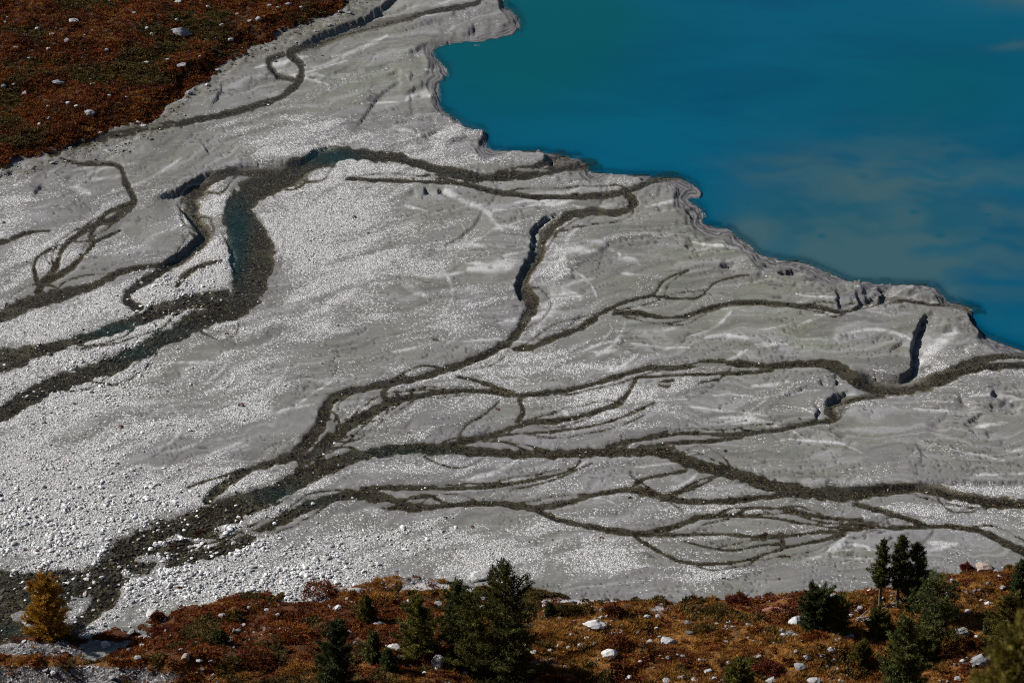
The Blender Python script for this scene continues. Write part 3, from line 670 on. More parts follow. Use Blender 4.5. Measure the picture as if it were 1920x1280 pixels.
def mat_hill():
    m = NT('hillside_ground'); P = m.pos()
    sc, oc, pk = m.attr('scree'), m.attr('ochre'), m.attr('pink')
    n = m.noise(P, 1.3, 6, .65); n2 = m.noise(P, 7.0, 4, .65)
    col = m.mix(oc, (.080, .022, .007), (.26, .115, .022))
    col = m.mix(m.rng(n, .42, .62), col, (.045, .024, .008))
    col = m.mix(m.rng(n2, .45, .7, 0, .7), col, (.022, .012, .006))
    col = m.mix(pk, col, (.30, .15, .12))
    vo = m.n('ShaderNodeTexVoronoi'); m.l(P, vo.inputs['Vector']); vo.inputs['Scale'].default_value = 6.0
    sp = m.n('ShaderNodeSeparateColor'); m.l(vo.outputs['Color'], sp.inputs[0])
    pb_ = m.ramp(sp.outputs[1], [(0, (.03, .028, .028)), (.5, (.095, .09, .092)), (.9, (.22, .212, .21)), (1, (.42, .40, .39))])
    col = m.mix(sc, col, pb_)
    col = m.mix(m.attr('sand'), col, (.34, .315, .30))
    b = m.bump(n2, .7, .15); b = m.bump(vo.outputs['Distance'], .5, .12, b)
    m.bsdf(col, .95, .15, b)
    return m.m
hm = mesh_np('hillside', np.stack([HX, HY, HZ], -1).reshape(-1, 3), quads=grid_quads(len(ys), len(xs))[:, ::-1], smooth=True)
for k, a in dict(scree=scree, ochre=ochre, pink=pink, sand=sand).items(): fattr(hm, k, a)
hillside = obj('hillside', hm, mat_hill()); hillside['kind'] = 'structure'

def on_hill(u, v):
    z = np.zeros_like(np.asarray(u, float)) + 1.0
    for _ in range(25):
        x, y = unproj(u, v, z); z = .5 * z + .5 * np.maximum(hill_z(x, y), delta_z(x, y))
    return x, y, z
def on_delta(u, v):
    z = np.zeros_like(np.asarray(u, float))
    for _ in range(25):
        x, y = unproj(u, v, z); z = .4 * z + .6 * delta_z(x, y)
    return x, y, z

# ================================================================== ROCKS
def rock_mesh(name, seed, sub=3, cuts=7, rough=.16, flat=.72):
    r = random.Random(seed)
    bm = bmesh.new(); bmesh.ops.create_icosphere(bm, subdivisions=sub, radius=1)
    pl = []
    for _ in range(cuts):
        n = Vector((r.gauss(0, 1), r.gauss(0, 1), r.gauss(0, .8))).normalized(); pl.append((n, r.uniform(.55, .88)))
    off = Vector((r.uniform(0, 99), r.uniform(0, 99), r.uniform(0, 99)))
    for v in bm.verts:
        p = v.co.copy()
        for n, d in pl:
            e = p.dot(n) - d
            if e > 0: p -= n * e * .92
        k = mnoise.fractal(p * 1.4 + off, 1.0, 2.0, 4) * rough
        v.co = p * (1 + k)
        v.co.z *= flat
    me = bpy.data.meshes.new(name); bm.to_mesh(me); bm.free()
    return me
def mat_rock(name, a, b, c, inst=False):
    m = NT(name)
    P = m.n('ShaderNodeTexCoord').outputs['Object'] if not inst else m.pos()
    n = m.noise(P, 2.2 if not inst else 3.0, 6, .7, .4); n2 = m.noise(P, 9.0, 4, .7)
    rnd = m.n('ShaderNodeObjectInfo').outputs['Random']
    col = m.mix(m.rng(n, .35, .65), a, b)
    col = m.mix(m.rng(n2, .52, .72, 0, .6), col, c)
    hs = m.n('ShaderNodeHueSaturation'); m.l(col, hs.inputs['Color']); m.l(m.rng(rnd, 0, 1, .62 if not inst else .34, 1.15), hs.inputs['Value'])
    m.bsdf(hs.outputs[0], .9, .25, m.bump(n2, .5, .1))
    return m.m
M_PALE = mat_rock('pale_granite', (.50, .49, .475), (.36, .352, .345), (.16, .155, .15))
M_GREY = mat_rock('grey_gneiss', (.36, .355, .36), (.24, .24, .25), (.12, .12, .125))
M_TAN = mat_rock('tan_granite', (.36, .29, .235), (.28, .215, .165), (.15, .12, .10))
M_STONE = mat_rock('river_stone', (.74, .735, .72), (.60, .595, .58), (.32, .315, .30), True)
M_WETSTONE = mat_rock('wet_river_stone', (.050, .043, .030), (.024, .023, .018), (.10, .078, .04), True)
M_HSTONE = mat_rock('field_stone', (.33, .32, .315), (.22, .215, .21), (.12, .117, .113), True)
ROCKS = {}
for mk, mm in (('pale', M_PALE), ('grey', M_GREY), ('tan', M_TAN)):
    ROCKS[mk] = []
    for i in range(4):
        me = rock_mesh('boulder', 40 + i, 3, 8, .2); me.materials.append(mm); ROCKS[mk].append(me)

# ------------------------------------------------------------------ instanced scatter (stuff)
def scatter(name, pts, scl, rot, idx, protos):
    me = mesh_np(name, pts)
    for nm, arr in (('scl', scl), ('rot', rot)):
        a = me.attributes.new(nm, 'FLOAT_VECTOR', 'POINT'); a.data.foreach_set('vector', np.ascontiguousarray(arr, np.float32).ravel())
    a = me.attributes.new('idx', 'INT', 'POINT'); a.data.foreach_set('value', np.ascontiguousarray(idx, np.int32))
    o = obj(name, me); o['kind'] = 'stuff'
    c = bpy.data.collections.new(name + '_shapes')
    for i, pm in enumerate(protos):
        c.objects.link(bpy.data.objects.new('%s_shape_%02d' % (name, i), pm))
    ng = bpy.data.node_groups.new(name + '_scatter', 'GeometryNodeTree')
    ng.interface.new_socket('Geometry', in_out='INPUT', socket_type='NodeSocketGeometry')
    ng.interface.new_socket('Geometry', in_out='OUTPUT', socket_type='NodeSocketGeometry')
    gi, go = ng.nodes.new('NodeGroupInput'), ng.nodes.new('NodeGroupOutput')
    mp = ng.nodes.new('GeometryNodeMeshToPoints')
    ip = ng.nodes.new('GeometryNodeInstanceOnPoints')
    ci = ng.nodes.new('GeometryNodeCollectionInfo'); ci.inputs[0].default_value = c
    ci.inputs['Separate Children'].default_value = True; ci.inputs['Reset Children'].default_value = True
    def na(nm, t):
        nd = ng.nodes.new('GeometryNodeInputNamedAttribute'); nd.data_type = t; nd.inputs[0].default_value = nm
        return nd.outputs[0]
    L = ng.links.new
    L(gi.outputs[0], mp.inputs[0]); L(mp.outputs[0], ip.inputs['Points']); L(ci.outputs[0], ip.inputs['Instance'])
    ip.inputs['Pick Instance'].default_value = True
    L(na('idx', 'INT'), ip.inputs['Instance Index']); L(na('rot', 'FLOAT_VECTOR'), ip.inputs['Rotation']); L(na('scl', 'FLOAT_VECTOR'), ip.inputs['Scale'])
    L(ip.outputs[0], go.inputs[0])
    md = o.modifiers.new('scatter', 'NODES'); md.node_group = ng
    return o
def rot3(n, tilt=math.pi): return np.stack([rng.uniform(-tilt, tilt, n), rng.uniform(-tilt, tilt, n), rng.uniform(0, 6.28, n)], -1)

# river stones
st_meshes = []
for i in range(5):
    me = rock_mesh('river_stone', 70 + i, 1, 5, .12, .7); me.materials.append(M_STONE); st_meshes.append(me)
wst = []
for i in range(3):
    me = rock_mesh('wet_river_stone', 90 + i, 1, 5, .12, .6); me.materials.append(M_WETSTONE); wst.append(me)
N = 420000
pu = rng.uniform(-90, 2010, N); pv = rng.uniform(-60, 1215, N)
gg = hG(pu, pv); w_ = hW(pu, pv)
big = sampler(np.clip(.9 * blob(150,1010,330,170) + .9 * blob(480,1080,300,70) + .7 * blob(330,540,140,110) + .5 * blob(120,700,250,80) + .35 * blob(760,1000,200,50) + .25 * blob(700,800,300,120) + .2 * blob(590,430,90,90), 0, 1))(pu, pv)
pn = fbm(pu / 26, pv / 13, 4, 421)
big = big * (.45 + 1.0 * sst(.3, .7, pn))
dens = np.where(pu > 640, .6, 1.0) * (.35 + .65 * sst(.36, .52, fbm(pu / 16, pv / 8, 3, 431))) * np.clip(gg, 0, 1) ** 1.5 * (.22 + .5 * big)
land = (hL(pu, pv) > 6) & (hH(pu, pv) < .05)
acc = (rng.random(N) < dens) & land & (w_ < .25)
su_, sv_, bg_ = pu[acc], pv[acc], big[acc]
sx, sy = unproj(su_, sv_); sz = hZ(su_, sv_)
n = len(sx); ok = hill_z(sx, sy) < sz
size = (.040 + .076 * bg_) * np.exp(rng.normal(0, .48, n))
size = np.clip(size, .035, .34)
an = np.stack([size * rng.uniform(.8, 1.35, n), size * rng.uniform(.7, 1.1, n), size * rng.uniform(.6, .95, n)], -1)
order = np.argsort(-size)
order = order[ok[order]]
top = [i for i in order if 20 < su_[i] < 1900 and 20 < sv_[i] < 1200][:260]
rest = np.setdiff1d(np.nonzero(ok)[0], np.array(top))
scatter('river_gravel', np.stack([sx, sy, sz + size * .2], -1)[rest], an[rest], rot3(len(rest), .5), rng.integers(0, 5, len(rest)), st_meshes)
for i in top:
    o = bpy.data.objects.new('stone', st_meshes[int(rng.integers(0, 5))]); COL.objects.link(o)
    o.parent = delta; o.location = (sx[i], sy[i], sz[i] + size[i] * .2); o.scale = an[i]; o.rotation_euler = (0, 0, rng.uniform(0, 6.28))
# stones lying in the stream beds
accw = (rng.random(N) < .10 + .18 * hB(pu, pv) + .25 * big) & land & (w_ > .4)
wu_, wv_, wb = pu[accw], pv[accw], big[accw]
wx_, wy_ = unproj(wu_, wv_); wz_ = hZ(wu_, wv_); n = len(wx_)
size = np.clip((.07 + .08 * wb) * np.exp(rng.normal(0, .4, n)), .04, .32)
pick = np.where(rng.random(n) < .06 + .22 * wb * sst(.4, .6, fbm(wu_ / 40, wv_ / 16, 3, 401)), rng.integers(3, 8, n), rng.integers(0, 3, n))
scatter('stream_bed_stones', np.stack([wx_, wy_, wz_ + size * .15], -1), np.stack([size * rng.uniform(.8, 1.4, n), size, size * .7], -1), rot3(n, .4), pick, wst + st_meshes)

# ================================================================== LOW VEGETATION
def leaf_mat(name, stops, trans=.25, nscale=.25):
    m = NT(name)
    rnd = m.n('ShaderNodeObjectInfo').outputs['Random']
    n = m.noise(m.pos(), nscale, 4, .6)
    f = m.math('ADD', m.math('MULTIPLY', rnd, .45), m.math('MULTIPLY', m.math('SUBTRACT', n, .25), 1.1))
    f = m.math('ADD', f, m.math('MULTIPLY', m.math('SUBTRACT', m.attr('shade'), .5), .35), clamp=True)
    col = m.ramp(f, stops)
    d = m.bsdf(col, .8, .15, out=False)
    t = m.n('ShaderNodeBsdfTranslucent'); m.l(col, t.inputs[0])
    mx = m.n('ShaderNodeMixShader'); mx.inputs[0].default_value = trans; m.l(d, mx.inputs[1]); m.l(t.outputs[0], mx.inputs[2])
    m.l(mx.outputs[0], m.out.inputs[0])
    return m.m
L_RUST = leaf_mat('rust_heath_leaves', [(0, (.016, .009, .003)), (.35, (.072, .018, .004)), (.65, (.15, .038, .006)), (1, (.25, .085, .012))])
L_OLIVE = leaf_mat('olive_heath_leaves', [(0, (.018, .016, .005)), (.4, (.052, .036, .008)), (1, (.13, .075, .016))])
L_OCHRE = leaf_mat('ochre_grass', [(0, (.06, .025, .006)), (.4, (.23, .095, .016)), (1, (.46, .25, .06))])
L_RED = leaf_mat('red_shrub_leaves', [(0, (.03, .006, .004)), (.5, (.09, .018, .010)), (1, (.16, .038, .018))])
def tri_cloud(cent, dirs, length, width, r):
    """pointed leaf triangles from centres along directions"""
    n = len(cent)
    d = dirs / np.maximum(np.linalg.norm(dirs, axis=1, keepdims=True), 1e-6)
    s = np.cross(d, r.normal(size=(n, 3))); s /= np.maximum(np.linalg.norm(s, axis=1, keepdims=True), 1e-6)
    L = np.asarray(length).reshape(-1, 1); Wd = np.asarray(width).reshape(-1, 1)
    a = cent - s * Wd * .5 - d * L * .3; b = cent + s * Wd * .5 - d * L * .3; c = cent + d * L * .7
    return np.stack([a, b, c], 1).reshape(-1, 3), np.arange(3 * n).reshape(-1, 3)
def tuft_mesh(name, seed, mat, n=46, spread=.5, hgt=.34, grass=False):
    r = np.random.default_rng(seed)
    a = r.uniform(0, 6.28, n); q = np.sqrt(r.random(n)) * spread
    zt = hgt * (1 - (q / spread) ** 2) * r.uniform(.25, 1, n)
    if grass:
        c = np.stack([q * np.cos(a), q * np.sin(a), hgt * .35 * np.ones(n)], -1)
        d = np.stack([np.cos(a) * .5 + r.normal(0, .25, n), np.sin(a) * .5 + r.normal(0, .25, n), r.uniform(.6, 1.2, n)], -1)
        co, tr = tri_cloud(c, d, r.uniform(.7, 1.2, n) * hgt * 1.3, .07 + 0 * a, r)
    else:
        c = np.stack([q * np.cos(a), q * np.sin(a), zt], -1)
        d = np.stack([np.cos(a) * .6, np.sin(a) * .6, np.full(n, .5)], -1) + r.normal(0, .5, (n, 3))
        co, tr = tri_cloud(c, d, r.uniform(.16, .32, n), r.uniform(.1, .2, n), r)
    me = mesh_np(name, co, tris=tr)
    fattr(me, 'shade', np.repeat(r.random(n), 3))
    me.materials.append(mat)
    return me
protos = [tuft_mesh('heath_tuft', 1, L_RUST), tuft_mesh('heath_tuft', 2, L_RUST, 40, .45, .42), tuft_mesh('heath_tuft', 3, L_OLIVE), tuft_mesh('heath_tuft', 4, L_OLIVE, 40, .4, .3),
          tuft_mesh('grass_tuft', 5, L_OCHRE, 34, .35, .4, True), tuft_mesh('grass_tuft', 6, L_OCHRE, 34, .4, .3, True), tuft_mesh('heath_tuft', 7, L_RED, 44, .5, .4)]
# top-left heath
N = 46000
tu = rng.uniform(-160, 800, N); tv = rng.uniform(-130, 345, N)
k = (rng.random(N) < sst(.35, .8, hH(tu, tv)) + .3 * sst(-34, 0, hHs(tu, tv)) * (hHs(tu, tv) < 4) * sst(.45, .6, fbm(tu / 22, tv / 12, 3, 499)) * (hW(tu, tv) < .1)); tu, tv = tu[k], tv[k]
tx, ty = unproj(tu, tv); tz = hZ(tu, tv); n = len(tx)
f = fbm(tx / 6, ty / 6, 4, 501) + rng.normal(0, .06, n)
ix = np.where(f > .58, rng.integers(2, 4, n), np.where(f < .36, rng.integers(4, 7, n), rng.integers(0, 2, n)))
ix = np.where((ix >= 4) & (rng.random(n) < .6), 0, ix)
s = rng.uniform(.5, 1.15, n) * (1 + .5 * (f - .5)) * np.where(hH(tu, tv) < .3, .5, 1)
ix = np.where((hH(tu, tv) < .3) & (rng.random(n) < .8), 3, ix)
scatter('heath_shrubs', np.stack([tx, ty, tz - .04], -1), np.stack([s, s, s * rng.uniform(.7, 1.2, n)], -1), rot3(n, .15), ix, protos)
# foreground
N = 60000
fx = rng.uniform(-58, 58, N); fy = rng.uniform(188, 246, N)
s_ = hill_s(fx, fy); fz = hill_z(fx, fy)
fu, fv = proj(fx, fy, fz)
jx = np.clip(np.searchsorted(xs, fx), 1, len(xs) - 1); jy = np.clip(np.searchsorted(ys, fy), 1, len(ys) - 1)
sc_ = scree[jy, jx]; oc_ = np.clip(ochre[jy, jx] + (fbm(fx / 2.6, fy / 2.6, 3, 512) - .5) * 1.6, 0, 1); pk_ = pink[jy, jx]
k = (s_ > .2) & (fv < 1340) & (rng.random(N) < (.9 - .85 * np.maximum(sc_, sand[jy, jx])) * (.45 + .55 * sst(.34, .5, fbm(fx / 1.8, fy / 1.8, 3, 513)))) & (fz > delta_z(fx, fy))
fx, fy, fz, oc_, pk_ = fx[k], fy[k], fz[k], oc_[k], pk_[k]; n = len(fx)
f = fbm(fx / 3.5, fy / 3.5, 3, 511)
u_ = rng.random(n)
ix = np.where(u_ < oc_ * .85, rng.integers(4, 6, n), np.where(f > .56, rng.integers(2, 4, n), np.where(u_ > .93, 6, rng.integers(0, 2, n))))
s = rng.uniform(.4, 1.0, n) * np.where(f > .58, 1.35, 1) * np.where(ix >= 4, .85, 1)
scatter('hillside_shrubs', np.stack([fx, fy, fz - .03], -1), np.stack([s, s, s * rng.uniform(.7, 1.2, n)], -1), rot3(n, .15), ix, protos)

# loose small stones on heath and hillside, and the stony rim below the heath
hst = []
for i in range(4):
    me = rock_mesh('field_stone', 110 + i, 1, 5, .15, .7); me.materials.append(M_HSTONE); hst.append(me)
N = 1300
a_u = rng.uniform(-120, 800, N); a_v = rng.uniform(-100, 340, N)
cl_ = fbm(a_u / 60, a_v / 30, 3, 521)
k = (hH(a_u, a_v) > .5) & (rng.random(N) < sst(.4, .75, cl_) * .9 + .05); a_u, a_v = a_u[k], a_v[k]
r_u = rng.uniform(0, 720, 5200); r_v = rng.uniform(0, 330, 5200); hh = hHs(r_u, r_v)
k = (hh < 4) & (hh > -42) & (rng.random(5200) < .9 * sst(.42, .62, fbm(r_u / 26, r_v / 14, 3, 531))); r_u, r_v = r_u[k], r_v[k]
b_u, b_v = np.concatenate([a_u, r_u]), np.concatenate([a_v, r_v])
bx, by = unproj(b_u, b_v); bz = hZ(b_u, b_v)
s1 = np.clip(.10 * np.exp(rng.normal(0, .5, len(bx))), .06, .42)
N = 15000
gx = rng.uniform(-56, 56, N); gy = rng.uniform(195, 244, N); gz = hill_z(gx, gy)
cl_ = fbm(gx / 4, gy / 3, 4, 541)
jx = np.clip(np.searchsorted(xs, gx), 1, len(xs) - 1); jy = np.clip(np.searchsorted(ys, gy), 1, len(ys) - 1)
k = (hill_s(gx, gy) > .2) & (rng.random(N) < .85 * sst(.52, .72, cl_) + .6 * scree[jy, jx] + .04)
gx, gy, gz = gx[k], gy[k], gz[k]
s2 = np.clip(.10 * np.exp(rng.normal(0, .55, len(gx))), .05, .34)
ax, ay, az, ss = np.concatenate([bx, gx]), np.concatenate([by, gy]), np.concatenate([bz, gz]), np.concatenate([s1, s2])
n = len(ax)
scatter('field_stones', np.stack([ax, ay, az + ss * .35], -1), np.stack([ss * rng.uniform(.8, 1.6, n), ss, ss * .8], -1), rot3(n, .5), rng.integers(0, 4, n), hst)

# ================================================================== TREES
M_BARK = NT('conifer_bark'); _p = M_BARK.pos(); M_BARK.bsdf(M_BARK.mix(M_BARK.noise(M_BARK.mapped(_p, (6, 6, 1.5)), 1.5, 4), (.045, .032, .025), (.15, .12, .10)), .95, .1); M_BARK = M_BARK.m
M_DEAD = NT('dead_wood'); _p = M_DEAD.pos(); M_DEAD.bsdf(M_DEAD.mix(M_DEAD.noise(_p, 5, 4), (.16, .14, .125), (.32, .29, .26)), .9, .1); M_DEAD = M_DEAD.m
F = {'pine': leaf_mat('pine_needles', [(0, (.010, .015, .006)), (.4, (.030, .042, .012)), (.8, (.075, .082, .02)), (1, (.14, .135, .035))], .18, .6),
     'green': leaf_mat('larch_green_needles', [(0, (.018, .020, .006)), (.4, (.06, .06, .012)), (.8, (.135, .118, .018)), (1, (.22, .18, .035))], .22, .6),
     'olive': leaf_mat('larch_olive_needles', [(0, (.02, .018, .004)), (.4, (.060, .050, .009)), (.8, (.12, .095, .015)), (1, (.19, .15, .03))], .25, .6),
     'gold': leaf_mat('larch_gold_needles', [(0, (.07, .032, .004)), (.4, (.20, .095, .009)), (.8, (.34, .18, .018)), (1, (.45, .26, .035))], .3, .6)}
def tube(path, rad, sides=6):
    path = np.asarray(path, float); n = len(path); co = []
    for i in range(n):
        t = path[min(i + 1, n - 1)] - path[max(i - 1, 0)]; t = t / max(np.linalg.norm(t), 1e-6)
        a = np.cross(t, (0.13, .27, .95) if abs(t[2]) < .9 else (1, 0.1, 0)); a /= np.linalg.norm(a); b = np.cross(t, a)
        for k in range(sides):
            an = 2 * math.pi * k / sides
            co.append(path[i] + rad[i] * (math.cos(an) * a + math.sin(an) * b))
    fs = [(i * sides + k, i * sides + (k + 1) % sides, (i + 1) * sides + (k + 1) % sides, (i + 1) * sides + k) for i in range(n - 1) for k in range(sides)]
    return np.array(co), np.array(fs)
def join(parts):
    co, fs, o = [], [], 0
    for c, f in parts: co.append(c); fs.append(f + o); o += len(c)
    return np.concatenate(co), np.concatenate(fs)
def conifer(name, loc, h, hw, kind, seed, bare=.06, dens=1.0, shape=.85, lean=0.0, needle=1.0, nb=None):
    r = np.random.default_rng(seed)
    root = empty(name, loc, r.uniform(0, 6.28))
    zz = np.linspace(0, 1, 9)
    bend = np.stack([lean * h * zz ** 1.6 + r.normal(0, .012 * h) * np.sin(zz * 3), r.normal(0, .012 * h) * np.sin(zz * 4), zz * h], -1)
    bend[0, 2] = -.25
    r0 = .022 * h + .02
    co, fs = tube(bend, r0 * (1 - zz * .93), 8)
    obj('trunk', mesh_np('trunk', co, quads=fs, smooth=True), M_BARK, root)
    nb = nb or int((26 + 9.5 * h) * (.6 + .4 * dens))
    limbs = []; C, D, S = [], [], []
    for i in range(nb):
        f = bare + (1 - bare) * ((i + r.random()) / nb) ** 1.05
        prof = (1 - f) ** shape * (.55 + .45 * sst(bare, bare + .22, f)) + .03
        L = hw * prof * r.uniform(.45, 1.28)
        az = i * 2.39996 + r.normal(0, .5)
        up = r.uniform(-.28, .12) + .75 * f ** 2
        p0 = np.array([np.interp(f, zz, bend[:, 0]), np.interp(f, zz, bend[:, 1]), f * h])
        d = np.array([math.cos(az), math.sin(az), up])
        tip = .22 * L
        pts = [p0 + d * L * q + np.array([0, 0, tip * q * q - .14 * L * math.sin(q * 3.1)]) for q in (0, .35, .7, 1)]
        limbs.append(tube(pts, np.array([.055, .035, .02, .008]) * (.5 + .07 * h) * (.5 + .5 * prof), 4))
        nt = max(3, int(dens * (4 + 13 * L)))
        for _ in range(nt):
            q = r.uniform(.12, 1.0) ** .8
            base = np.array([np.interp(q, (0, .35, .7, 1), [p[k] for p in pts]) for k in range(3)])
            side = np.array([-math.sin(az), math.cos(az), 0]) * r.normal(0, .20) * L * (1.15 - q) * 1.3
            c0 = base + side + np.array([0, 0, r.normal(-.02, .05)])
            m = 6
            C.append(c0 + r.normal(0, .085 * needle, (m, 3)))
            D.append(np.tile(d * .8 + np.array([0, 0, .35]) + side * .8, (m, 1)) + r.normal(0, .65, (m, 3)))
            S.append(np.full(m, r.random()))
    # leader
    top = bend[-1]
    C.append(top + np.stack([r.normal(0, .05, 24), r.normal(0, .05, 24), r.uniform(-.5, .12, 24)], -1)); D.append(np.stack([r.normal(0, .4, 24), r.normal(0, .4, 24), np.ones(24)], -1)); S.append(r.random(24))
    C, D, S = np.concatenate(C), np.concatenate(D), np.concatenate(S)
    n = len(C)
    co, tr = tri_cloud(C, D, r.uniform(.16, .34, n) * needle, r.uniform(.045, .10, n) * needle, r)
    me = mesh_np('crown', co, tris=tr); fattr(me, 'shade', np.repeat(S, 3))
    crown = obj('crown', me, F[kind], root)
    co, fs = join(limbs)
    obj('limbs', mesh_np('limbs', co, quads=fs), M_BARK, crown)
    return root
def dims(x, y, z, hpx, wpx):
    s = pxm(x, y, z)
    el = math.atan2(H - z, y)
    return hpx / s / math.cos(el), wpx / s
# (name, base u, base v, height px, half width px, foliage, bare, density, shape, label)
TREES = [
 ('larch_tree',95,1193,106,50,'gold',.03,1.6,.45,'golden yellow larch alone on the white river gravel'),
 ('conifer_tree',948,1282,220,92,'green',.02,1.25,.58,'tallest broad green conifer in the middle of the foreground'),
 ('pine_tree',858,1206,116,40,'pine',.03,1.4,.48,'dark narrow pine left behind the tallest conifer'),
 ('conifer_tree',882,1256,138,62,'green',.02,1.25,.5,'olive green conifer against the left flank of the tallest conifer'),
 ('conifer_tree',782,1228,110,50,'green',.03,1.2,.55,'mid-sized conifer standing apart left of the central conifer clump'),
 ('pine_tree',630,1296,130,48,'pine',.02,1.7,.55,'dark dense pine at the bottom edge, leftmost of the green trees'),
 ('young_conifer_tree',701,1241,56,19,'pine',.03,1.6,.5,'young conifer between the bottom-edge pine and the mid-sized conifer'),
 ('young_conifer_tree',728,1260,44,17,'pine',.02,1.8,.5,'squat dark young pine below the narrow boulder'),
 ('young_larch_tree',687,1160,42,20,'olive',.02,1.6,.5,'small olive larch beside the orange-brown bush'),
 ('larch_tree',1650,1136,126,32,'green',.32,1.0,.62,'bare-trunked larch, left of the hilltop trio'),
 ('larch_tree',1682,1138,134,34,'green',.30,1.1,.62,'slender bare-trunked larch in the middle of the hilltop trio'),
 ('pine_tree',1714,1144,124,40,'pine',.10,1.3,.65,'dark pine, right of the hilltop trio'),
 ('larch_tree',1744,1218,132,72,'pine',.2,.85,.55,'open see-through larch with pale bare trunks below the hilltop trio'),
 ('pine_tree',1690,1292,130,52,'pine',.03,1.7,.6,'dark pointed pine at the bottom edge on the right'),
 ('dwarf_pine',1532,1184,74,40,'pine',.0,2.2,.25,'dark bushy dwarf pine behind the large white boulder'),
 ('dwarf_pine',1566,1182,58,26,'pine',.0,2.2,.25,'smaller dark dwarf pine lobe leaning on the bushy dwarf pine'),
 ('dwarf_pine',1648,1186,42,26,'green',.0,2.,.3,'low green shrub pine behind bleached dead branches'),
 ('larch_tree',1882,1236,116,56,'olive',.02,1.3,.5,'yellow-green larch against the right edge'),
 ('conifer_tree',1908,1134,84,24,'pine',.04,1.6,.5,'dark conifer cut by the right edge above the yellow-green larch'),
 ('young_conifer_tree',1386,1296,54,36,'green',.0,1.8,.4,'low spreading conifer at the bottom edge, right of centre'),
 ('young_conifer_tree',1615,1241,36,22,'olive',.0,1.8,.4,'small olive conifer left above the bottom-edge pointed pine'),
 ('young_conifer_tree',1852,1187,34,9,'pine',.05,1.8,.6,'tiny dark sapling left of the yellow-green larch'),
 ('young_conifer_tree',1030,1154,24,9,'pine',.0,1.8,.6,'tiny sapling right of the tallest conifer, beside two stacked stones'),
 ('young_conifer_tree',843,1250,26,11,'pine',.0,1.8,.6,'tiny pine right of the big round boulder'),
 ('young_conifer_tree',413,1207,22,16,'green',.0,1.8,.4,'small green conifer amid rusty heath on the left'),
 ('dwarf_pine',1725,1232,40,40,'green',.0,1.8,.35,'low green branches under the open see-through larch'),
]
for i, (nm, u, v, hpx, wpx, kind, bare, den, shp, lab) in enumerate(TREES):
    x, y, z = [float(a) for a in on_hill(u, v)]
    h, w = dims(x, y, z, hpx, wpx)
    cat = 'shrub' if nm == 'dwarf_pine' else 'tree'
    tag(conifer(nm, (x, y, z - .1), h, w, kind, 900 + i, bare, den, shp, (.03 if i % 2 else -.02)), lab, cat, 'conifers on the hillside')
# larch on the slope just below the viewpoint: only its top reaches into the corner of the view
nx, ny = 16.0, 76.0
tag(conifer('larch_tree', (nx, ny, float(hill_z(nx, ny)) - .1), 5.6, 2.0, 'olive', 977, .05, 1.3, .4), 'blurred yellow-green larch top in the lower right corner', 'tree')

# dead branches beside the shrub pine
def deadwood(name, u, v, n, span, lab):
    x, y, z = [float(a) for a in on_hill(u, v)]
    r = np.random.default_rng(int(u)); parts = []
    for i in range(n):
        a = r.uniform(-.5, .6); L = span * r.uniform(.6, 1.2)
        p = [np.array([r.uniform(-.4, .4), r.uniform(-.3, .3), r.uniform(-.05, .25)])]
        d = np.array([math.cos(a), math.sin(a), r.uniform(.12, .45)])
        for k in range(4):
            p.append(p[-1] + d * L / 4); d = d + r.normal(0, .16, 3)
        parts.append(tube(p, np.array([.06, .05, .04, .025, .01]), 5))
    co, fs = join(parts)
    o = obj(name, mesh_np(name, co, quads=fs, smooth=True), M_DEAD); o.location = (x, y, z)
    tag(o, lab, 'branches')
deadwood('dead_branches', 1612, 1164, 9, 2.2, 'bleached dead branches left of the low green shrub pine')
deadwood('dead_branches', 1668, 1137, 8, 1.4, 'bleached dead branches at the foot of the hilltop trio')
deadwood('dead_branches', 1722, 1206, 7, 2.2, 'pale fallen branches under the open see-through larch')

# ================================================================== BUSHES
LANDM = []                                     # (u, v, phrase) used to word the labels of rocks and tufts
for t in TREES: LANDM.append((t[1], t[2] - t[3] * .3, None))
def bush(name, loc, w, h, mat, seed):
    r = np.random.default_rng(seed)
    root = empty(name, loc)
    n = int(520 + 500 * w)
    a = r.uniform(0, 6.28, n); ct = r.random(n); q = r.uniform(.55, 1, n) ** .5
    lob = 1 + .28 * np.sin(a * 3 + r.uniform(0, 6)) * np.sin(ct * 4 + 1) + r.normal(0, .07, n)
    c = np.stack([np.cos(a) * np.sqrt(1 - ct ** 2) * w * q * lob, np.sin(a) * np.sqrt(1 - ct ** 2) * w * q * lob * .85, ct * h * q * lob], -1)
    d = c / np.array([w, w, h]) + r.normal(0, .6, (n, 3)) + (0, 0, .3)
    co, tr = tri_cloud(c, d, r.uniform(.14, .28, n), r.uniform(.07, .15, n), r)
    me = mesh_np('foliage', co, tris=tr); fattr(me, 'shade', np.repeat(r.random(n), 3))
    obj('foliage', me, mat, root)
    st = [tube([np.zeros(3) - (0, 0, .1), np.array([math.cos(b) * w * .4, math.sin(b) * w * .35, h * .5]), np.array([math.cos(b) * w * .75, math.sin(b) * w * .65, h * .75])], np.array([.04, .025, .01]), 4) for b in r.uniform(0, 6.28, 6)]
    co, fs = join(st)
    obj('stems', mesh_np('stems', co, quads=fs), M_BARK, root)
    return root
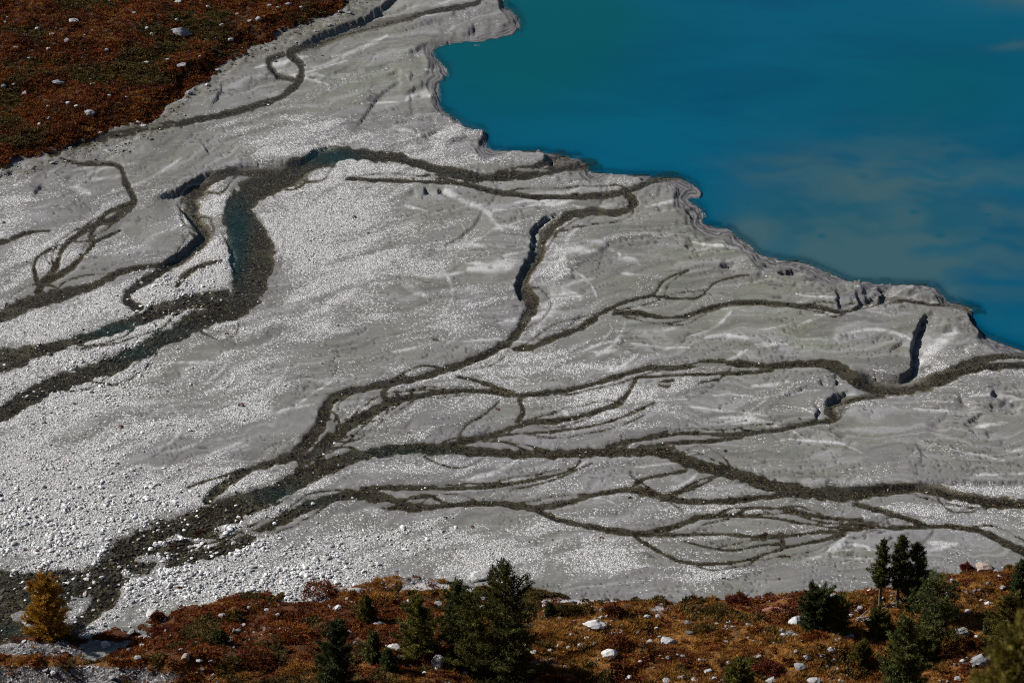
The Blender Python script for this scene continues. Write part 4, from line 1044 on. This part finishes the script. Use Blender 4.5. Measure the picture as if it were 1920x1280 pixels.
BUSH = [(1152,1150,21,15,'rust','round bright rust bush right of the gravelly path, below the plain'),(1157,1214,27,28,'rust','tall rust bush above the smooth oval boulder'),(707,1132,36,20,'ochre','broad orange-brown bush beside the small olive larch'),
 (808,1237,14,9,'red','small red bush above the big round boulder'),(1060,1150,26,15,'olive','olive-brown bush right of the two stacked stones'),(1095,1148,22,13,'olive','dark low bush left of the round bright rust bush'),(598,1112,34,20,'rust','dark rust mound of bush at the edge of the gravel, left of centre'),
 (437,1160,22,14,'olive','olive heath bush on the left slope below the white gravel'),(296,1160,14,14,'red','dark red bush beside the white boulder at the gravel edge'),(302,1186,22,9,'red','low red bush just below the white gravel edge on the left'),
 (1347,1152,34,16,'olive','dark olive bush amid brown heath left of the dwarf pine'),(1532,1196,24,9,'rust','low rust bush under the dwarf pine'),(1441,1254,28,14,'red','reddish bush near the bottom right of centre'),(1811,1066,12,10,'red','red bush left of the brownish boulder on the skyline'),
 (1320,1188,28,16,'olive','dark bush on the brown slope below the left olive bush'),(550,1195,40,20,'rust','wide rust bush on the left foreground slope'),(480,1240,40,18,'rust','wide rust bush near the bottom left'),(560,1262,34,18,'ochre','orange bush left of the bottom-edge dark pine'),
 (705,1215,14,12,'rust','orange bush behind the young conifer'),(1385,1130,26,10,'red','pinkish red bush at the foot of the plain')]
LM = {'rust': L_RUST, 'ochre': L_OCHRE, 'olive': L_OLIVE, 'red': L_RED}
for i, (u, v, wp, hp_, k, lab) in enumerate(BUSH):
    x, y, z = [float(a) for a in on_hill(u, v)]
    h, w = dims(x, y, z, hp_, wp)
    tag(bush('heath_bush', (x, y, z - .08), w, max(h, .35), LM[k], 1200 + i), lab, 'bush', 'bushes on the hillside')

# ================================================================== BOULDERS
LMK = [  # landmarks a viewer can find: (u, v, phrase)
 (95,1150,'the golden larch'),(948,1180,'the tallest conifer'),(782,1180,'the mid-sized conifer'),(630,1235,'the leftmost bottom-edge pine'),(1680,1080,'the hilltop trio of trees'),(1690,1235,'the pointed bottom-edge pine'),(1545,1145,'the bushy dwarf pine'),
 (1870,1180,'the right-edge larch'),(1157,1200,'the tall rust bush'),(1152,1142,'the round bright rust bush'),(687,1140,'the small olive larch'),(413,1196,'the small green conifer'),(1388,1270,'the low spreading conifer'),(823,1238,'the big round boulder'),(1740,1170,'the see-through larch')]
LMK_H = [(338,60,'the big grey boulder in the heath')]
seen = {}
def where(u, v, lm, skip=None):
    best = min((l for l in lm if l[2] != skip), key=lambda l: (l[0] - u) ** 2 + 2.2 * (l[1] - v) ** 2)
    du, dv = u - best[0], v - best[1]
    if abs(du) > 1.2 * abs(dv): s = 'right of' if du > 0 else 'left of'
    else: s = 'below' if dv > 0 else 'above'
    return s, best
ORD = ['nearest', 'second nearest', 'third nearest', 'fourth nearest', 'fifth nearest', 'sixth nearest', 'seventh nearest', 'eighth nearest', 'ninth nearest', 'tenth nearest', 'eleventh nearest', 'twelfth nearest']
def boulder(u, v, ru, asp, tone, i, ground):
    x, y, z = [float(a) for a in ground(u, v)]
    w = ru / pxm(x, y, z)
    o = bpy.data.objects.new('boulder', ROCKS[tone][i % 4]); COL.objects.link(o)
    o.location = (x, y, z + w * .12 * asp); o.scale = (w * 1.1, w * .95, w * 1.15 * asp)
    o.rotation_euler = (random.uniform(-.15, .15), random.uniform(-.15, .15), random.uniform(0, 6.28) if asp > .75 else random.uniform(-.4, .4))
    return o
BIG = [(899,1081,19,.62,'pale','large white boulder at the gravel edge behind the tallest conifer'),(823,1242,15,1.05,'pale','big round pale boulder left of the tallest conifer'),(1114,1171,20,.5,'pale','long flat pale boulder on the ochre slope'),(1142,1229,17,.7,'pale','smooth oval pale boulder under the tall rust bush'),
 (1495,1170,18,.95,'pale','large white boulder beside the dwarf pine'),(1802,1188,17,.8,'grey','grey boulder in shade right of the see-through larch'),(1838,1240,20,.8,'grey','large grey boulder at lower right near the right edge'),(1844,1067,20,.55,'tan','brownish boulder on the skyline at right'),
 (289,1152,15,.8,'pale','white boulder at the gravel edge on the left'),(198,1209,10,.9,'pale','white boulder on the dark gravel bench at left'),(165,1248,9,.7,'pale','white stone on the crest of the lower left gravel mound'),(349,1233,9,1.,'tan','tan pointed boulder on the left heath slope'),
 (1253,1203,14,.8,'grey','grey boulder far right of the tall rust bush'),(1219,1208,8,1.4,'pale','upright pale boulder standing right of the tall rust bush'),(1448,1276,13,.7,'grey','grey boulder on the bottom edge right of the low conifer'),(1527,1280,15,.6,'pale','pale boulder on the bottom edge below the dwarf pine'),
 (737,1215,13,.5,'pale','narrow pale boulder left of the mid-sized conifer'),(821,1255,8,.9,'tan','tan boulder at the foot of the big round one'),(1562,1118,14,.3,'pale','thin white slab above the dwarf pine'),(1500,1252,14,.55,'grey','flat grey boulder right of the reddish bush')]
for i, (u, v, r, a, tn, lab) in enumerate(BIG):
    tag(boulder(u, v, r, a, tn, i, on_hill), lab, 'boulder', 'boulders on the hillside')
SMALL = [(763,1129,7,.9,'pale'),(710,1169,10,.6,'grey'),(752,1174,10,.8,'pale'),(732,1265,9,.7,'tan'),(1020,1137,5,.9,'pale'),(1020,1147,6,.9,'pale'),(905,1124,8,.7,'grey'),(821,1132,8,.6,'pale'),(1251,1277,9,.8,'pale'),(1276,1272,7,.9,'pale'),(1213,1155,8,.6,'pale'),(1234,1156,6,.9,'grey'),
 (1087,1210,7,.7,'pale'),(1115,1208,6,1.,'tan'),(1030,1220,6,.7,'pale'),(1048,1211,5,.8,'pale'),(1065,1214,5,.7,'grey'),(872,1262,7,.8,'pale'),(1582,1186,9,.7,'pale'),(1592,1195,10,.6,'pale'),(1557,1218,9,.7,'pale'),(1513,1232,8,1.,'grey'),(1779,1116,8,.9,'pale'),(1814,1149,8,1.,'pale'),(1796,1274,8,.9,'grey'),
 (1613,1141,7,.8,'grey'),(1421,1231,9,.6,'pale'),(1327,1258,10,.6,'pale'),(1367,1242,6,.7,'pale'),(1468,1192,7,.7,'pale'),(1478,1204,6,.7,'grey'),(1462,1180,6,.8,'pale'),(1853,1132,8,.7,'pale'),(1831,1195,6,.9,'pale'),(1302,1275,7,.8,'pale'),(1283,1268,5,.9,'grey'),(1492,1221,5,.7,'pale'),(1565,1237,5,.8,'grey'),(1542,1228,6,.6,'grey'),
 (267,1210,6,.9,'pale'),(373,1238,7,.7,'pale'),(396,1238,6,.6,'grey'),(467,1140,5,1.,'tan'),(633,1141,9,.9,'pale'),(457,1173,6,.8,'grey'),(388,1173,5,.9,'pale'),(320,1192,6,.7,'grey'),(312,1183,6,.8,'grey'),(1785,1090,6,1.,'grey'),(1650,1110,7,.7,'pale'),(1630,1108,6,.7,'pale'),(1843,1065,0,0,''),
 (1163,1215,0,0,''),(1000,1222,6,.7,'pale'),(985,1210,5,.8,'grey'),(960,1215,0,0,''),(1230,1178,5,.8,'pale'),(1165,1184,5,.8,'grey'),(1070,1190,5,.8,'pale'),(1100,1196,5,.7,'pale'),(655,1185,6,.7,'pale'),(668,1205,6,.8,'grey'),(690,1228,0,0,''),(750,1232,6,.7,'pale'),(770,1248,5,.8,'grey'),(795,1262,6,.7,'pale'),(520,1152,5,.8,'grey'),(500,1143,5,.7,'pale'),(540,1180,5,.8,'pale'),(60,1247,7,.7,'pale'),(30,1258,6,.8,'grey'),(100,1262,7,.7,'pale'),(250,1243,5,.7,'grey'),(400,1265,6,.7,'tan'),(440,1275,6,.8,'grey'),
 (1405,1275,0,0,''),(1700,1140,0,0,''),(1760,1150,6,.7,'grey'),(1590,1210,0,0,''),(1570,1150,0,0,''),(1880,1262,0,0,''),(1805,1240,6,.8,'pale'),(1880,1100,6,.7,'pale'),(1790,1066,0,0,''),(1350,1200,0,0,''),(1280,1230,5,.7,'grey'),(1180,1270,6,.8,'pale'),(1095,1262,6,.7,'grey'),(1060,1250,5,.7,'pale'),(1200,1240,5,.7,'pale')]
SMALL = [s for s in SMALL if s[2] > 0]
HB = [(138,40,10,.6,'pale'),(97,65,5,.8,'pale'),(126,78,6,1.,'grey'),(275,56,6,1.,'grey'),(285,65,5,.8,'pale'),(331,40,5,1.,'pale'),(432,76,7,.8,'grey'),(373,108,5,.8,'grey'),(339,123,10,.5,'grey'),(107,155,12,.5,'grey'),(7,164,6,1.,'grey'),(27,159,5,.8,'grey'),(46,175,5,.9,'pale'),(168,214,12,.6,'grey'),
 (173,159,5,.7,'grey'),(128,195,6,.7,'grey'),(143,200,5,.7,'pale'),(92,223,5,.8,'pale'),(74,234,4,.9,'pale'),(469,40,5,.9,'pale'),(390,14,5,.9,'pale'),(485,38,7,.9,'grey'),(275,118,6,.5,'pale'),(70,56,5,1.,'grey'),(333,4,7,.6,'pale'),(259,231,6,.8,'pale'),(269,236,5,.7,'pale'),(188,250,5,.8,'pale'),(250,25,5,.7,'grey'),(315,112,6,.5,'pale'),(55,110,5,.7,'grey'),
 (200,95,5,.7,'grey'),(415,48,5,.7,'grey'),(505,12,6,.6,'grey'),(540,8,6,.6,'grey'),(520,15,5,.6,'pale'),(205,180,5,.7,'grey'),(90,200,4,.8,'tan'),(30,90,5,.7,'grey'),(445,28,6,.5,'grey'),(150,130,4,.8,'pale'),(10,42,5,.6,'grey'),(565,14,5,.6,'pale'),(408,133,5,.8,'pale'),(355,176,6,.9,'grey'),(388,160,5,.8,'pale')]
def place(items, ground, lm, grp, noun, start, skip=None):
    n = {}
    rows = []
    for it in items:
        s, b = where(it[0], it[1], lm, skip)
        rows.append((s, b, math.hypot(it[0] - b[0], it[1] - b[1]), it))
    for s, b, d, it in sorted(rows, key=lambda r: r[2]):
        key = (s, b[2], it[4]); k = n.get(key, 0); n[key] = k + 1
        o = boulder(*it[:5], start + len(n) + k * 3, ground)
        lab = '%s %s %s %s, %s to it' % (it[4], noun, s, b[2], ORD[k] if k < len(ORD) else '%dth nearest' % (k + 1))
        tag(o, lab, 'stone', grp)
place(SMALL, on_hill, LMK, 'small stones on the hillside', 'small stone', 3)
tag(boulder(338, 63, 17, .8, 'grey', 2, on_delta), 'big grey rounded boulder in the rust-red heath', 'boulder', 'boulders in the heath')
HL = [(338,60,'the big heath boulder'),(138,39,'the flat pale heath rock'),(168,213,'the broad grey heath rock'),(107,154,'the long flat heath rock'),(432,75,'the grey rim rock')]
own = {(138,40):'flat pale rock at upper left in the heath',(168,214):'broad grey rock in the heath close to the delta edge',(107,155):'long flat grey rock at the left of the heath',(432,76):'grey rock in the heath near the delta rim, right of the big boulder'}
for j, it in enumerate([h for h in HB if (h[0], h[1]) in own]): tag(boulder(*it[:5], j, on_delta), own[(it[0], it[1])], 'boulder', 'boulders in the heath')
place([h for h in HB if (h[0], h[1]) not in own], on_delta, HL, 'small stones in the heath', 'small heath stone', 5)

# ================================================================== RED TUFTS ON THE GRAVEL
TUFT = [(452,759,9),(226,800,7),(332,1104,13),(375,998,13),(325,1024,10),(833,997,6),(835,970,6),(664,407,6),(640,245,0),(816,637,7),(1039,773,7),(933,767,6),(766,812,5),(1182,933,6),(1360,845,6),(885,988,6),(1128,1008,6),(1036,1012,4),(150,1112,8),(564,1083,5),(425,625,5),(634,610,4),(690,437,4),(818,452,3),(8,418,6),(604,105,4),(1499,785,5),(1433,1000,7),(1460,1085,5),(597,858,5),(665,425,4),(48,1030,6),(1652,1014,0),(270,290,0),(1398,788,4)]
TUFT = [t for t in TUFT if t[2]]
TL = [(375,998,'the brown stream at lower left'),(450,500,'the wide meandering river'),(980,540,'the black cut bank in the middle'),(880,846,'the lower main river'),(948,1080,'the tallest conifer'),(95,1150,'the golden larch'),(1545,1145,'the bushy dwarf pine'),(1620,715,'the right-hand stream bend'),(340,60,'the heath')]
cnt = {}
tm = [tuft_mesh('red_tuft', 60 + i, L_RED, 70, .5, .5) for i in range(3)]
rows = []
for t_ in TUFT:
    s, b = where(t_[0], t_[1], TL); rows.append((math.hypot(t_[0] - b[0], t_[1] - b[1]), s, b, t_))
for i, (d, s, b, t_) in enumerate(sorted(rows, key=lambda r: r[0])):
    x, y, z = [float(a) for a in on_delta(t_[0], t_[1])]
    o = bpy.data.objects.new('red_plant_tuft', tm[i % 3]); COL.objects.link(o)
    w = t_[2] / pxm(x, y, z) * 1.6
    o.location = (x, y, z - .03); o.scale = (w, w, w * .7); o.rotation_euler = (0, 0, i * 1.7)
    k = cnt.get((s, b[2]), 0); cnt[(s, b[2])] = k + 1
    tag(o, 'dark red tuft %s %s, %s to it' % (s, b[2], ORD[k]), 'plant', 'red tufts on the gravel plain')
